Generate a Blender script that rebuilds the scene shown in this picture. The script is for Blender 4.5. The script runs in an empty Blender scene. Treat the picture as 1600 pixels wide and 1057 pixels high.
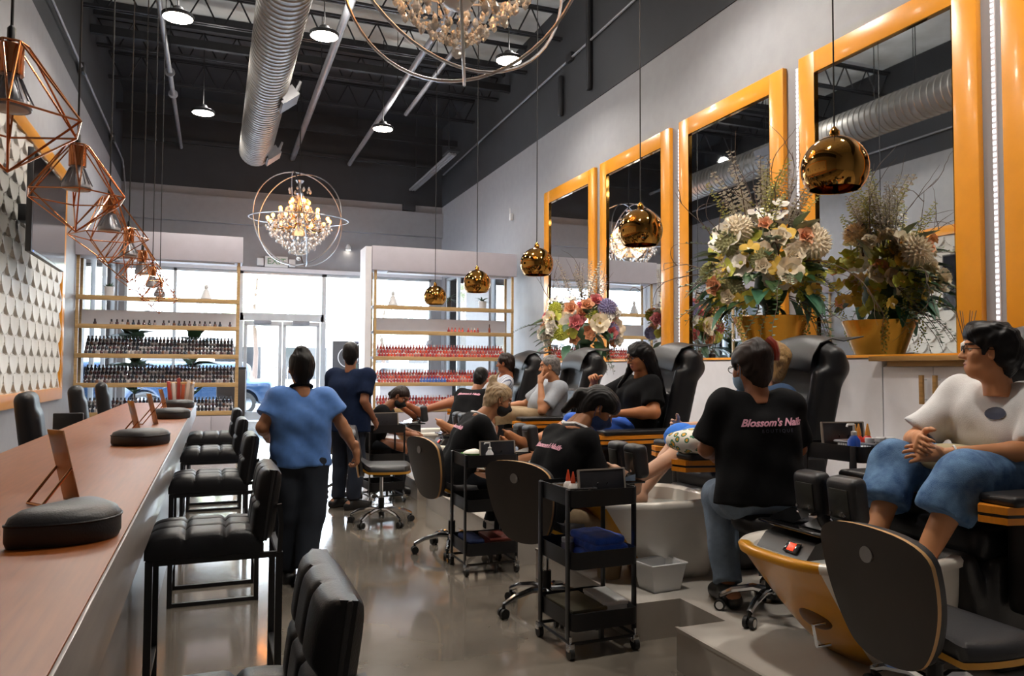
import bpy, bmesh, math, random
import numpy as np
from mathutils import Vector, Matrix
random.seed(7); rng = np.random.default_rng(11)
SC = bpy.context.scene; COL = SC.collection
PI = math.pi

# ------------------------------------------------------------------ camera
cam = bpy.data.cameras.new('camera'); co = bpy.data.objects.new('camera', cam); COL.objects.link(co)
cam.sensor_fit = 'HORIZONTAL'; cam.sensor_width = 36.0; cam.lens = 27.0; cam.clip_end = 300
R_ = Vector((0.9326, -0.3609, 0.0044)).normalized()
yaw, pitch, roll = math.radians(21.157), math.radians(2.316), math.radians(0.25)
F_ = Vector((math.sin(yaw)*math.cos(pitch), math.cos(yaw)*math.cos(pitch), math.sin(pitch)))
R0 = Vector((math.cos(yaw), -math.sin(yaw), 0)); U0 = R0.cross(F_)
R_ = R0*math.cos(roll) + U0*math.sin(roll); U_ = U0*math.cos(roll) - R0*math.sin(roll)
co.matrix_world = Matrix(((R_.x, U_.x, -F_.x, 0), (R_.y, U_.y, -F_.y, 0), (R_.z, U_.z, -F_.z, 1.43), (0, 0, 0, 1)))
SC.camera = co
# ------------------------------------------------------------------ world, sun, exposure
SC.view_settings.view_transform = 'Standard'; SC.view_settings.look = 'None'
SC.view_settings.gamma = 1.0; SC.view_settings.use_curve_mapping = False
SC.view_settings.exposure = 0.38
W = bpy.data.worlds.new('sky'); SC.world = W; W.use_nodes = True
nt = W.node_tree; nt.nodes.clear()
wo = nt.nodes.new('ShaderNodeOutputWorld'); bg = nt.nodes.new('ShaderNodeBackground')
tc = nt.nodes.new('ShaderNodeTexCoord'); sx = nt.nodes.new('ShaderNodeSeparateXYZ'); cr = nt.nodes.new('ShaderNodeValToRGB')
nt.links.new(tc.outputs['Generated'], sx.inputs[0]); nt.links.new(sx.outputs['Z'], cr.inputs[0])
cr.color_ramp.elements[0].position = 0.0; cr.color_ramp.elements[0].color = (0.86, 0.93, 1.0, 1)
cr.color_ramp.elements[1].position = 0.8; cr.color_ramp.elements[1].color = (0.45, 0.65, 1.0, 1)
nt.links.new(cr.outputs[0], bg.inputs[0]); nt.links.new(bg.outputs[0], wo.inputs[0])
bg.inputs[1].default_value = 13.0
SKY = bg
sl = bpy.data.lights.new('sun', 'SUN'); sl.energy = 18.0; sl.angle = 0.01; sl.color = (1, 0.96, 0.88)
so = bpy.data.objects.new('sun', sl); COL.objects.link(so); so.location = (0, 40, 30)
so.rotation_euler = Vector((0.45, 0.35, -1.0)).to_track_quat('-Z', 'Y').to_euler()
SC.cycles.max_bounces = 8; SC.cycles.diffuse_bounces = 4; SC.cycles.glossy_bounces = 4
SC.cycles.transmission_bounces = 6; SC.cycles.transparent_max_bounces = 12
SC.cycles.caustics_reflective = False; SC.cycles.caustics_refractive = False
SC.cycles.sample_clamp_indirect = 4.0; SC.cycles.blur_glossy = 0.5

LAMP_W = 400.0
# ------------------------------------------------------------------ materials
def lin(c):
    if isinstance(c, str):
        c = [int(c[i:i+2], 16)/255 for i in (0, 2, 4)]
    return tuple(x/12.92 if x <= .04045 else ((x+.055)/1.055)**2.4 for x in c)
MATS = {}
def mat(name, c, rough=.5, metal=0., var=.08, scale=6., bump=0., bscale=60., coat=0., trans=0., emit=None, estr=0., stretch=None, c2=None, spec=.5, rvar=0., sheen=0., detail=4.):
    if name in MATS: return MATS[name]
    m = bpy.data.materials.new(name); m.use_nodes = True; n = m.node_tree; N = n.nodes; L = n.links
    b = N['Principled BSDF']; col = lin(c)
    b.inputs['Roughness'].default_value = rough; b.inputs['Metallic'].default_value = metal
    b.inputs['Specular IOR Level'].default_value = spec
    b.inputs['Coat Weight'].default_value = coat; b.inputs['Coat Roughness'].default_value = .08
    b.inputs['Transmission Weight'].default_value = trans
    if sheen: b.inputs['Sheen Weight'].default_value = sheen
    t = N.new('ShaderNodeTexCoord'); mp = N.new('ShaderNodeMapping'); L.new(t.outputs['Object'], mp.inputs[0])
    if stretch: mp.inputs['Scale'].default_value = stretch
    no = N.new('ShaderNodeTexNoise'); no.inputs['Scale'].default_value = scale; no.inputs['Detail'].default_value = detail
    L.new(mp.outputs[0], no.inputs['Vector'])
    rp = N.new('ShaderNodeValToRGB'); L.new(no.outputs['Fac'], rp.inputs[0])
    a = tuple(max(0, x*(1-var)) for x in col); z = lin(c2) if c2 else tuple(min(1, x*(1+var)) for x in col)
    rp.color_ramp.elements[0].position = .3; rp.color_ramp.elements[1].position = .7
    rp.color_ramp.elements[0].color = (*a, 1); rp.color_ramp.elements[1].color = (*z, 1)
    L.new(rp.outputs[0], b.inputs['Base Color'])
    if rvar:
        mr = N.new('ShaderNodeMapRange'); L.new(no.outputs['Fac'], mr.inputs[0])
        mr.inputs[3].default_value = rough-rvar; mr.inputs[4].default_value = rough+rvar; L.new(mr.outputs[0], b.inputs['Roughness'])
    if bump:
        n2 = N.new('ShaderNodeTexNoise'); n2.inputs['Scale'].default_value = bscale; n2.inputs['Detail'].default_value = 3
        L.new(mp.outputs[0], n2.inputs['Vector'])
        bp = N.new('ShaderNodeBump'); bp.inputs['Strength'].default_value = bump; bp.inputs['Distance'].default_value = .01
        L.new(n2.outputs['Fac'], bp.inputs['Height']); L.new(bp.outputs[0], b.inputs['Normal'])
    if emit:
        b.inputs['Emission Color'].default_value = (*lin(emit), 1); b.inputs['Emission Strength'].default_value = estr
    MATS[name] = m; return m
def glass_mat(name, tint=(1, 1, 1), refl=.9):
    m = bpy.data.materials.new(name); m.use_nodes = True; n = m.node_tree; N = n.nodes; L = n.links
    N.remove(N['Principled BSDF']); o = N['Material Output']
    tr = N.new('ShaderNodeBsdfTransparent'); tr.inputs[0].default_value = (*tint, 1)
    gl = N.new('ShaderNodeBsdfGlossy'); gl.inputs['Roughness'].default_value = .02; gl.inputs[0].default_value = (refl, refl, refl, 1)
    fr = N.new('ShaderNodeFresnel'); fr.inputs[0].default_value = 1.45
    mx = N.new('ShaderNodeMixShader'); L.new(fr.outputs[0], mx.inputs[0]); L.new(tr.outputs[0], mx.inputs[1]); L.new(gl.outputs[0], mx.inputs[2])
    L.new(mx.outputs[0], o.inputs[0]); MATS[name] = m; return m

M = dict(
 floor=mat('polished_concrete', '787066', .16, var=.3, scale=1.3, rvar=.04, coat=1.0, bump=.03, bscale=8, detail=8),
 wall=mat('grey_paint', '8f8f93', .55, var=.04, bump=.04, bscale=90),
 dark=mat('black_paint', '2e3034', .7, var=.1, scale=2, bump=.04, bscale=60),
 soffit=mat('black_deck', '2a2c31', .7, var=.15, scale=2),
 insul=mat('insulation_blanket', 'd2d6d6', .5, var=.2, scale=1.6, bump=.9, bscale=2.2),
 steel_dark=mat('dark_steel', '2c2d31', .5, .4, var=.15),
 pipe=mat('grey_pipe', '85858a', .45, .3, var=.1),
 duct=mat('galvanised_duct', '8b8987', .42, .55, var=.1, scale=3),
 tile=mat('platform_tile', 'b2aca4', .45, var=.14, scale=2.2, rvar=.05, bump=.03, detail=7),
 orange=mat('orange_paint', 'e09422', .32, var=.04, coat=.2),
 mirror=mat('mirror_glass', 'e4e8ea', .015, 1., var=.005),
 lav=mat('lavender_laminate', 'b9b5c0', .4, var=.03),
 white=mat('white_laminate', 'dcdbe0', .42, var=.03),
 oak=mat('oak_edge', 'b59566', .45, var=.18, scale=4, stretch=(1, 12, 12)),
 oakd=mat('brown_oak', '96713f', .45, var=.2, scale=4, stretch=(12, 1, 12)),
 counter=mat('counter_wood', '844512', .4, var=.16, scale=5, stretch=(14, .8, 8), detail=8),
 apron=mat('counter_apron', '87807c', .3, var=.08, scale=5, stretch=(10, .8, 10), coat=.2),
 cfront=mat('counter_front', '6d6a69', .35, var=.1, scale=2),
 leather=mat('black_leather', '18181b', .38, var=.12, scale=8, bump=.12, bscale=220, spec=.35),
 leather2=mat('pad_leather', '2a2a2d', .42, var=.12, scale=8, bump=.12, bscale=220),
 black=mat('black_metal', '17171a', .4, .2, var=.1),
 blackp=mat('black_plastic', '131316', .38, var=.1),
 chrome=mat('chrome', 'd0d2d6', .1, 1., var=.03),
 brushed=mat('brushed_steel', 'aaabae', .3, 1., var=.05),
 copper=mat('copper', 'd08a5c', .2, 1., var=.05),
 gold=mat('gold_mirror', 'b0813f', .05, 1., var=.03),
 goldp=mat('gold_gloss', 'd0901e', .28, .0, var=.12, scale=3, coat=.3),
 goldv=mat('gold_vase', 'c48a2c', .25, .8, var=.15, scale=3),
 tub=mat('pearl_acrylic', 'ece6dc', .25, var=.04, coat=.4),
 tan=mat('tan_edge', 'c79a63', .45, var=.1),
 gtrim=mat('gold_trim', 'c8912f', .35, .2, var=.1),
 shell=mat('dark_shell', '2e2723', .4, var=.12),
 relief=mat('relief_plaster', 'cfccc5', .5, var=.04),
 screen=mat('tv_screen', '0c0d12', .12, var=.2, coat=.4),
 rubber=mat('rubber', '1a1a1a', .6, var=.1),
 wplast=mat('white_plastic', 'dedede', .4, var=.03),
 bin=mat('bin_plastic', 'ececec', .4, var=.03),
 towel=mat('blue_towel', '2a5fd8', .85, var=.15, scale=25, bump=.5, bscale=150, sheen=.3),
 frame_al=mat('aluminium', 'c9cdd0', .35, .6, var=.05),
 bulb=mat('lit_bulb', 'ffd090', .4, emit='ff9430', estr=24, var=.01),
 lamp=mat('lit_diffuser', 'ffffff', .4, emit='fff3e0', estr=22, var=.01),
 led=mat('lit_led', 'ffffff', .4, emit='f3f4ff', estr=1.0, var=.01),
 crystal=mat('crystal', 'f1ece4', .06, var=.02, trans=.55, spec=.9),
 bead=mat('crystal_bead', 'e8d8c4', .1, var=.05, trans=.3, spec=.9),
 par=mat('grey_lamp_metal', '9a9aa0', .35, .6, var=.05),
 parface=mat('lamp_lens', 'c9c3bb', .3, var=.05),
 cable=mat('black_cable', '121214', .6, var=.05),
 green=mat('dark_leaf', '2c4a2a', .45, var=.3, scale=14),
 greenb=mat('blue_green_leaf', '3c6a50', .45, var=.25, scale=14),
 greeny=mat('dusty_leaf', '8a977c', .6, var=.25, scale=14),
 lime=mat('lime_petal', 'b6ba4c', .6, var=.18, scale=20),
 cream=mat('cream_petal', 'f0e2c8', .65, var=.1, scale=20),
 ivory=mat('ivory_petal', 'efeae0', .65, var=.06, scale=20),
 pink=mat('pink_petal', 'e2868a', .65, var=.15, scale=20),
 peach=mat('peach_petal', 'f0b48c', .65, var=.14, scale=20),
 mauve=mat('mauve_petal', '8d87ad', .65, var=.15, scale=20),
 yellow=mat('yellow_petal', 'dcb64c', .6, var=.15, scale=20),
 twig=mat('twig', '5b4a40', .8, var=.2, scale=30),
 wvase=mat('white_ceramic', 'd6d6d8', .3, var=.04),
 poster=mat('dark_placard', '26262a', .3, var=.3, scale=9),
 acr=mat('acrylic', 'e4d7c8', .1, var=.02, trans=.6),
)
GLASS = glass_mat('window_glass', (.97, .985, .985))
# ------------------------------------------------------------------ mesh helpers
def link(o, parent=None):
    COL.objects.link(o)
    if parent is not None: o.parent = parent
    return o
def finish(me, mats, ang=38):
    for m in (mats if isinstance(mats, (list, tuple)) else [mats]): me.materials.append(m)
    me.polygons.foreach_set('use_smooth', [True]*len(me.polygons))
    try: me.set_sharp_from_angle(angle=math.radians(ang))
    except Exception: pass
    me.update(); return me
class B:
    """collects simple shapes into one mesh"""
    def __init__(s): s.bm = bmesh.new(); s.mx = Matrix.Identity(4); s.mi = 0
    def _add(s, g):
        for v in g: v.co = s.mx @ v.co
    def faces(s, vs, fs):
        bv = [s.bm.verts.new(s.mx @ Vector(v)) for v in vs]
        for f in fs:
            try: fc = s.bm.faces.new([bv[i] for i in f]); fc.material_index = s.mi
            except ValueError: pass
        return s
    def box(s, c, d, bev=0., rot=None, seg=2):
        r = bmesh.ops.create_cube(s.bm, size=1.0); vs = r['verts']
        m = Matrix.Translation(c) @ (rot.to_4x4() if rot else Matrix.Identity(4)) @ Matrix.Diagonal((*d, 1))
        for v in vs: v.co = s.mx @ (m @ v.co)
        fs = {f for v in vs for f in v.link_faces}
        for f in fs: f.material_index = s.mi
        if bev:
            es = list({e for v in vs for e in v.link_edges})
            bmesh.ops.bevel(s.bm, geom=es, offset=bev, segments=seg, affect='EDGES', profile=.5, material=s.mi)
        return s
    def bb(s, x0, x1, y0, y1, z0, z1, bev=0.):
        return s.box(((x0+x1)/2, (y0+y1)/2, (z0+z1)/2), (abs(x1-x0), abs(y1-y0), abs(z1-z0)), bev)
    def cyl(s, a, b, r1, r2=None, n=12, cap=True):
        a, b = Vector(a), Vector(b); r2 = r1 if r2 is None else r2
        d = (b-a).normalized(); u = d.orthogonal().normalized(); w = d.cross(u)
        vs = []; 
        for p, r in ((a, r1), (b, r2)):
            vs += [p+(u*math.cos(t)+w*math.sin(t))*r for t in (2*PI*i/n for i in range(n))]
        fs = [(i, (i+1) % n, n+(i+1) % n, n+i) for i in range(n)]
        if cap: fs += [tuple(range(n-1, -1, -1)), tuple(range(n, 2*n))]
        return s.faces(vs, fs)
    def tube(s, pts, r, n=8, closed=False, taper=None):
        P = [Vector(p) for p in pts]; k = len(P); vs = []; prev = None
        for i, p in enumerate(P):
            a = P[(i-1) % k] if (closed or i > 0) else p; b = P[(i+1) % k] if (closed or i < k-1) else p
            d = (b-a).normalized() if (b-a).length > 1e-9 else Vector((0, 0, 1))
            u = d.orthogonal().normalized() if prev is None else (prev-d*prev.dot(d)).normalized()
            prev = u; w = d.cross(u); rr = r if taper is None else r+(taper-r)*i/max(1, k-1)
            vs += [p+(u*math.cos(2*PI*j/n)+w*math.sin(2*PI*j/n))*rr for j in range(n)]
        fs = []
        for i in range(k if closed else k-1):
            o = i*n; q = ((i+1) % k)*n
            fs += [(o+j, o+(j+1) % n, q+(j+1) % n, q+j) for j in range(n)]
        if not closed: fs += [tuple(range(n-1, -1, -1)), tuple(range((k-1)*n, k*n))]
        return s.faces(vs, fs)
    def lathe(s, prof, n=20, c=(0, 0, 0), flute=0.):
        """prof: (r, z) pairs bottom to top"""
        vs = []; c = Vector(c)
        for r, z in prof:
            for j in range(n):
                rr = r*(1-flute*(j % 2)); vs.append(c+Vector((rr*math.cos(2*PI*j/n), rr*math.sin(2*PI*j/n), z)))
        fs = []; k = len(prof)
        for i in range(k-1):
            fs += [(i*n+j, i*n+(j+1) % n, (i+1)*n+(j+1) % n, (i+1)*n+j) for j in range(n)]
        if prof[0][0] > 1e-6: fs.append(tuple(range(n-1, -1, -1)))
        if prof[-1][0] > 1e-6: fs.append(tuple(range((k-1)*n, k*n)))
        return s.faces(vs, fs)
    def ball(s, c, r, nu=12, nv=8):
        r = (r, r, r) if isinstance(r, (int, float)) else r; c = Vector(c); vs = []
        vs.append(c+Vector((0, 0, -r[2])))
        for i in range(1, nv):
            a = -PI/2+PI*i/nv
            vs += [c+Vector((r[0]*math.cos(a)*math.cos(2*PI*j/nu), r[1]*math.cos(a)*math.sin(2*PI*j/nu), r[2]*math.sin(a))) for j in range(nu)]
        vs.append(c+Vector((0, 0, r[2]))); fs = []
        fs += [(0, 1+(j+1) % nu, 1+j) for j in range(nu)]
        for i in range(nv-2):
            o = 1+i*nu; fs += [(o+j, o+(j+1) % nu, o+nu+(j+1) % nu, o+nu+j) for j in range(nu)]
        o = 1+(nv-2)*nu; t = len(vs)-1
        fs += [(o+j, o+(j+1) % nu, t) for j in range(nu)]
        return s.faces(vs, fs)
    def prism(s, poly, axis, t0, t1):
        """poly in the two other axes, swept along axis (0,1,2) from t0 to t1"""
        def P(a, b, t):
            return (t, a, b) if axis == 0 else (a, t, b) if axis == 1 else (a, b, t)
        n = len(poly); vs = [P(a, b, t0) for a, b in poly]+[P(a, b, t1) for a, b in poly]
        fs = [(i, (i+1) % n, n+(i+1) % n, n+i) for i in range(n)]+[tuple(range(n-1, -1, -1)), tuple(range(n, 2*n))]
        return s.faces(vs, fs)
    def mesh(s, name, mats, ang=38):
        bmesh.ops.recalc_face_normals(s.bm, faces=s.bm.faces[:])
        me = bpy.data.meshes.new(name); s.bm.to_mesh(me); s.bm.free()
        return finish(me, mats, ang)
    def obj(s, name, mats, parent=None, ang=38):
        return link(bpy.data.objects.new(name, s.mesh(name, mats, ang)), parent)
def tag(o, label=None, cat=None, group=None, kind=None):
    if label: o['label'] = label
    if cat: o['category'] = cat
    if group: o['group'] = group
    if kind: o['kind'] = kind
    return o
def thing(name, label, cat, loc=(0, 0, 0), rz=0., group=None):
    o = bpy.data.objects.new(name, None); COL.objects.link(o); o.empty_display_size = .1
    o.location = loc; o.rotation_euler = (0, 0, rz); return tag(o, label, cat, group)
def struct(name, b, m, parent=None):
    o = b.obj(name, m, parent) if isinstance(b, B) else b
    if parent is None: o['kind'] = 'structure'
    return o
KIDS = {}
def copy_tree(o, parent=None):
    c = o.copy(); COL.objects.link(c)
    if parent is not None: c.parent = parent
    for ch in o.children: copy_tree(ch, c)
    return c
def place(o, me_name, mesh, parent, loc=(0, 0, 0), rot=None, sc=1.):
    """one more object sharing a mesh"""
    q = bpy.data.objects.new(me_name, mesh); q.location = loc
    if rot is not None: q.rotation_euler = rot
    q.scale = (sc, sc, sc) if isinstance(sc, (int, float)) else sc
    return link(q, parent)
def rot_to(d, up=(0, 0, 1)):
    return Vector(d).to_track_quat('Z', 'Y').to_euler()
# ------------------------------------------------------------------ implicit surfaces
def V3(*a): return np.array(a, dtype=np.float32)
class SDF:
    def __init__(s, lo, hi, vx):
        s.lo = np.array(lo, np.float32); s.vx = vx
        s.n = np.ceil((np.array(hi)-s.lo)/vx).astype(int)+1; s.g = np.full(s.n, 1., np.float32)
    def _reg(s, lo, hi, pad):
        i0 = np.clip(np.floor((np.array(lo)-pad-s.lo)/s.vx).astype(int), 0, s.n); i1 = np.clip(np.ceil((np.array(hi)+pad-s.lo)/s.vx).astype(int)+1, 0, s.n)
        if (i1 <= i0).any(): return None, None
        sl = tuple(slice(a, b) for a, b in zip(i0, i1))
        ax = [s.lo[k]+s.vx*np.arange(i0[k], i1[k], dtype=np.float32) for k in range(3)]
        return sl, (ax[0][:, None, None], ax[1][None, :, None], ax[2][None, None, :])
    def _mix(s, sl, d, k, op):
        a = s.g[sl]; k = max(k, 1e-4)
        if op == '+': s.g[sl] = np.minimum(a, d)-np.maximum(k-np.abs(a-d), 0)**2/(4*k)
        elif op == '-': s.g[sl] = np.maximum(a, -d)+np.maximum(k-np.abs(a+d), 0)**2/(4*k)
    def cone(s, a, b, r1, r2=None, k=.02, op='+', cut0=None, cut1=None, flat=1., fax=None):
        a = np.array(a, float); b = np.array(b, float); r2 = r1 if r2 is None else r2; rm = max(r1, r2)*max(1, 1)
        sl, P = s._reg(np.minimum(a, b)-rm, np.maximum(a, b)+rm, k+2*s.vx)
        if sl is None: return s
        ba = b-a; L2 = max(ba@ba, 1e-9)
        X, Y, Z = P[0]-a[0], P[1]-a[1], P[2]-a[2]
        t0 = (X*ba[0]+Y*ba[1]+Z*ba[2])/L2; t = np.clip(t0, 0, 1)
        d = np.sqrt((X-t*ba[0])**2+(Y-t*ba[1])**2+(Z-t*ba[2])**2)-(r1+(r2-r1)*t)
        L = math.sqrt(L2)
        if cut1: d = np.maximum(d, (t0-1)*L)
        if cut0: d = np.maximum(d, -t0*L)
        s._mix(sl, d.astype(np.float32), k, op); return s
    def ell(s, c, r, k=.02, op='+', R=None):
        c = np.array(c, float); r = np.array(r, float); rm = r.max()
        sl, P = s._reg(c-rm, c+rm, k+2*s.vx)
        if sl is None: return s
        X, Y, Z = P[0]-c[0], P[1]-c[1], P[2]-c[2]
        if R is not None:
            R = np.array(R); X, Y, Z = (R[0, 0]*X+R[1, 0]*Y+R[2, 0]*Z, R[0, 1]*X+R[1, 1]*Y+R[2, 1]*Z, R[0, 2]*X+R[1, 2]*Y+R[2, 2]*Z)
        k0 = np.sqrt((X/r[0])**2+(Y/r[1])**2+(Z/r[2])**2); k1 = np.sqrt((X/r[0]**2)**2+(Y/r[1]**2)**2+(Z/r[2]**2)**2)+1e-9
        s._mix(sl, (k0*(k0-1)/k1).astype(np.float32), k, op); return s
    def rbox(s, c, h, r=.02, k=.01, op='+', R=None):
        c = np.array(c, float); h = np.array(h, float); e = np.linalg.norm(h) if R is not None else 0
        sl, P = s._reg(c-(e or h), c+(e or h), k+2*s.vx)
        if sl is None: return s
        X, Y, Z = P[0]-c[0], P[1]-c[1], P[2]-c[2]
        if R is not None:
            R = np.array(R); X, Y, Z = (R[0, 0]*X+R[1, 0]*Y+R[2, 0]*Z, R[0, 1]*X+R[1, 1]*Y+R[2, 1]*Z, R[0, 2]*X+R[1, 2]*Y+R[2, 2]*Z)
        q = [np.abs(X)-(h[0]-r), np.abs(Y)-(h[1]-r), np.abs(Z)-(h[2]-r)]
        d = np.sqrt(sum(np.maximum(a, 0)**2 for a in q))+np.minimum(np.maximum(np.maximum(q[0], q[1]), q[2]), 0)-r
        s._mix(sl, d.astype(np.float32), k, op); return s
    def half(s, p, n):
        """keep the side the normal points away from"""
        p = np.array(p); n = np.array(n)/np.linalg.norm(n)
        ax = [s.lo[k]+s.vx*np.arange(s.n[k], dtype=np.float32) for k in range(3)]
        d = (ax[0][:, None, None]-p[0])*n[0]+(ax[1][None, :, None]-p[1])*n[1]+(ax[2][None, None, :]-p[2])*n[2]
        s.g = np.maximum(s.g, d.astype(np.float32)); return s
    def verts(s):
        g = s.g; g[0] = g[-1] = 1; g[:, 0] = g[:, -1] = 1; g[:, :, 0] = g[:, :, -1] = 1
        ins = g < 0; c = ins[:-1, :-1, :-1].astype(np.int8)
        for dx in (0, 1):
            for dy in (0, 1):
                for dz in (0, 1):
                    if dx or dy or dz: c = c+ins[dx:g.shape[0]-1+dx, dy:g.shape[1]-1+dy, dz:g.shape[2]-1+dz]
        I = np.argwhere((c > 0) & (c < 8)); idx = np.full(c.shape, -1, np.int32); idx[tuple(I.T)] = np.arange(len(I))
        acc = np.zeros((len(I), 3)); cnt = np.zeros(len(I))
        cor = [(dx, dy, dz) for dx in (0, 1) for dy in (0, 1) for dz in (0, 1)]
        val = {q: g[I[:, 0]+q[0], I[:, 1]+q[1], I[:, 2]+q[2]] for q in cor}
        for a in cor:
            for ax in range(3):
                if a[ax] == 0:
                    b = list(a); b[ax] = 1; b = tuple(b); va, vb = val[a], val[b]; m = (va < 0) != (vb < 0)
                    t = np.where(m, va/np.where(m, va-vb, 1), 0)
                    p = np.tile(np.array(a, float), (len(I), 1)); p[:, ax] += t
                    acc += p*m[:, None]; cnt += m
        V = (I+acc/np.maximum(cnt, 1)[:, None])*s.vx+s.lo
        Fs = []
        for ax in range(3):
            o = [k for k in range(3) if k != ax]
            sa = [slice(1, -1)]*3; sa[ax] = slice(0, -1); sb = list(sa); sb[ax] = slice(1, None)
            A = ins[tuple(sa)]; Bb = ins[tuple(sb)]; E_ = np.argwhere(A != Bb)
            if not len(E_): continue
            st = A[tuple(E_.T)]; base = E_.copy(); base[:, o[0]] += 1; base[:, o[1]] += 1
            q = []
            for d0, d1 in ((0, 0), (-1, 0), (-1, -1), (0, -1)):
                w = base.copy(); w[:, o[0]] += d0; w[:, o[1]] += d1; q.append(idx[tuple(w.T)])
            q = np.stack(q, 1); fl = st if ax != 1 else ~st
            q[~fl] = q[~fl][:, ::-1]; Fs.append(q)
        return V, np.concatenate(Fs) if Fs else np.zeros((0, 4), int)
def folds(V, amp, f=1., seed=0):
    """soft cloth folds: offsets along a pseudo normal"""
    r = np.random.default_rng(seed); o = np.zeros(len(V))
    for i in range(5):
        d = r.normal(size=3); d /= np.linalg.norm(d); w = r.normal(size=3)
        o += np.sin((V@d)*f*(26+14*i)+3*np.sin((V@w)*f*5)+r.uniform(0, 6))/(1+.6*i)
    return o*amp/2
def vnormals(V, Fq):
    n = np.cross(V[Fq[:, 2]]-V[Fq[:, 0]], V[Fq[:, 3]]-V[Fq[:, 1]]); N = np.zeros_like(V)
    for k in range(4): np.add.at(N, Fq[:, k], n)
    return N/(np.linalg.norm(N, axis=1)[:, None]+1e-12)
def relax(V, Fq, it=1):
    for _ in range(it):
        A = np.zeros_like(V); c = np.zeros(len(V))
        for k in range(4):
            np.add.at(A, Fq[:, k], V[Fq[:, (k+1) % 4]]+V[Fq[:, (k-1) % 4]]); np.add.at(c, Fq[:, k], 2)
        V = .5*V+.5*A/np.maximum(c, 1)[:, None]
    return V
def raw_mesh(name, pieces, mats, matfn=None, ang=180):
    vs = []; fs = []; mi = []; o = 0
    for p in pieces:
        V, Fq = p[:2]; vs.append(V); fs.append(Fq+o); mi.append(np.full(len(Fq), p[2] if len(p) > 2 else 0) if not callable(p[2] if len(p) > 2 else 0) else p[2](V[Fq].mean(1))); o += len(V)
    V = np.concatenate(vs); Fq = np.concatenate(fs)
    me = bpy.data.meshes.new(name); me.vertices.add(len(V)); me.vertices.foreach_set('co', V.astype(np.float32).ravel())
    me.loops.add(Fq.size); me.loops.foreach_set('vertex_index', Fq.astype(np.int32).ravel())
    me.polygons.add(len(Fq)); me.polygons.foreach_set('loop_start', np.arange(0, Fq.size, 4, dtype=np.int32))
    me.polygons.foreach_set('material_index', np.concatenate(mi).astype(np.int32))
    me.update(calc_edges=True)
    for m in (mats if isinstance(mats, (list, tuple)) else [mats]): me.materials.append(m)
    me.polygons.foreach_set('use_smooth', [True]*len(me.polygons))
    if ang < 180: me.set_sharp_from_angle(angle=math.radians(ang))
    me.update(); return me
def sdf_obj(name, S, m, parent=None, rel=1, fold=0., seed=0, ff=1.):
    V, Fq = S.verts()
    V = relax(V, Fq, rel)
    if fold: V = V+vnormals(V, Fq)*folds(V, fold, ff, seed)[:, None]
    return link(bpy.data.objects.new(name, raw_mesh(name, [(V, Fq)], m)), parent)
def rotY(a): c, s = math.cos(a), math.sin(a); return np.array([[c, 0, s], [0, 1, 0], [-s, 0, c]])
def rotZ(a): c, s = math.cos(a), math.sin(a); return np.array([[c, -s, 0], [s, c, 0], [0, 0, 1]])
def text_mesh(name, body, size, m, shear=0., spacing=1., extrude=.001, offset=0.):
    cu = bpy.data.curves.new(name, 'FONT'); cu.body = body; cu.size = size; cu.shear = shear; cu.extrude = extrude
    cu.align_x = 'CENTER'; cu.align_y = 'CENTER'; cu.space_character = spacing; cu.offset = offset; cu.resolution_u = 3
    o = bpy.data.objects.new(name, cu); COL.objects.link(o)
    dg = bpy.context.evaluated_depsgraph_get(); me = bpy.data.meshes.new_from_object(o.evaluated_get(dg))
    bpy.data.objects.remove(o); bpy.data.curves.remove(cu)
    me.materials.clear(); me.materials.append(m); return me
# ------------------------------------------------------------------ the room shell
XL, XR, YB, YF = -2.3, 6.2, -3.6, 21.8
ZP, ZC = 6.2, 8.55           # paint line, deck
struct('floor', B().bb(XL-.2, XR+.2, YB-.2, YF+.05, -.12, 0), M['floor'])
def wall_band(name, segs, dark):
    b = B()
    for s in segs: b.bb(*s)
    o = struct(name, b, M['wall']); b = B(); b.bb(*dark); u = b.obj('upper_wall', M['dark'], o); return o
T_ = .2
wall_left = wall_band('wall_left', [(XL-T_, XL, YB, 16.4, 0, ZP), (XL-T_, XL, 16.4, YF+T_, 4.05, ZP), (XL-T_, XL, 16.4, YF+T_, 0, .12), (XL-T_, XL, 21.45, YF+T_, .12, 4.05)], (XL-T_, XL-.015, YB, YF+T_, ZP, ZC+.1))
wall_right = wall_band('wall_right', [(XR, XR+T_, YB, 16.4, 0, ZP), (XR, XR+T_, 16.4, YF+T_, 4.05, ZP), (XR, XR+T_, 16.4, YF+T_, 0, .12), (XR, XR+T_, 21.45, YF+T_, .12, 4.05), (XR, XR+T_, 17.6, 19.4, .12, 4.05)], (XR-.015, XR+T_, YB, YF+T_, ZP, ZC+.1))
wf = wall_band('wall_front', [(XL, XR, YF, YF+T_, 4.05, ZP), (XL, XL+.12, YF, YF+T_, 0, 4.05), (XR-.3, XR, YF, YF+T_, 0, 4.05)], (XL-T_, XR+T_, YF-.02, YF+T_, ZP, ZC+.1))
B().bb(XL, XR, YF-.14, YF, 5.28, 5.98).obj('header_beam', M['wall'], wf)
B().bb(XL, XR, YF-.06, YF, 4.05, 4.16).obj('header_trim', M['white'], wf)
b = B(); b.bb(5.0, 5.35, YF-.2, YF, 6.0, 6.2); b.bb(XL, XR, YF-.12, YF-.02, 7.32, 7.42); b.obj('wall_ledge', M['dark'], wf)
struct('wall_back', B().bb(XL-T_, XR+T_, YB-.2, YB, 0, ZC), M['wall'])
ceil = struct('ceiling', B().bb(XL-T_, XR+T_, YB-.2, 16.6, ZC, ZC+.15), M['insul'])
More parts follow.
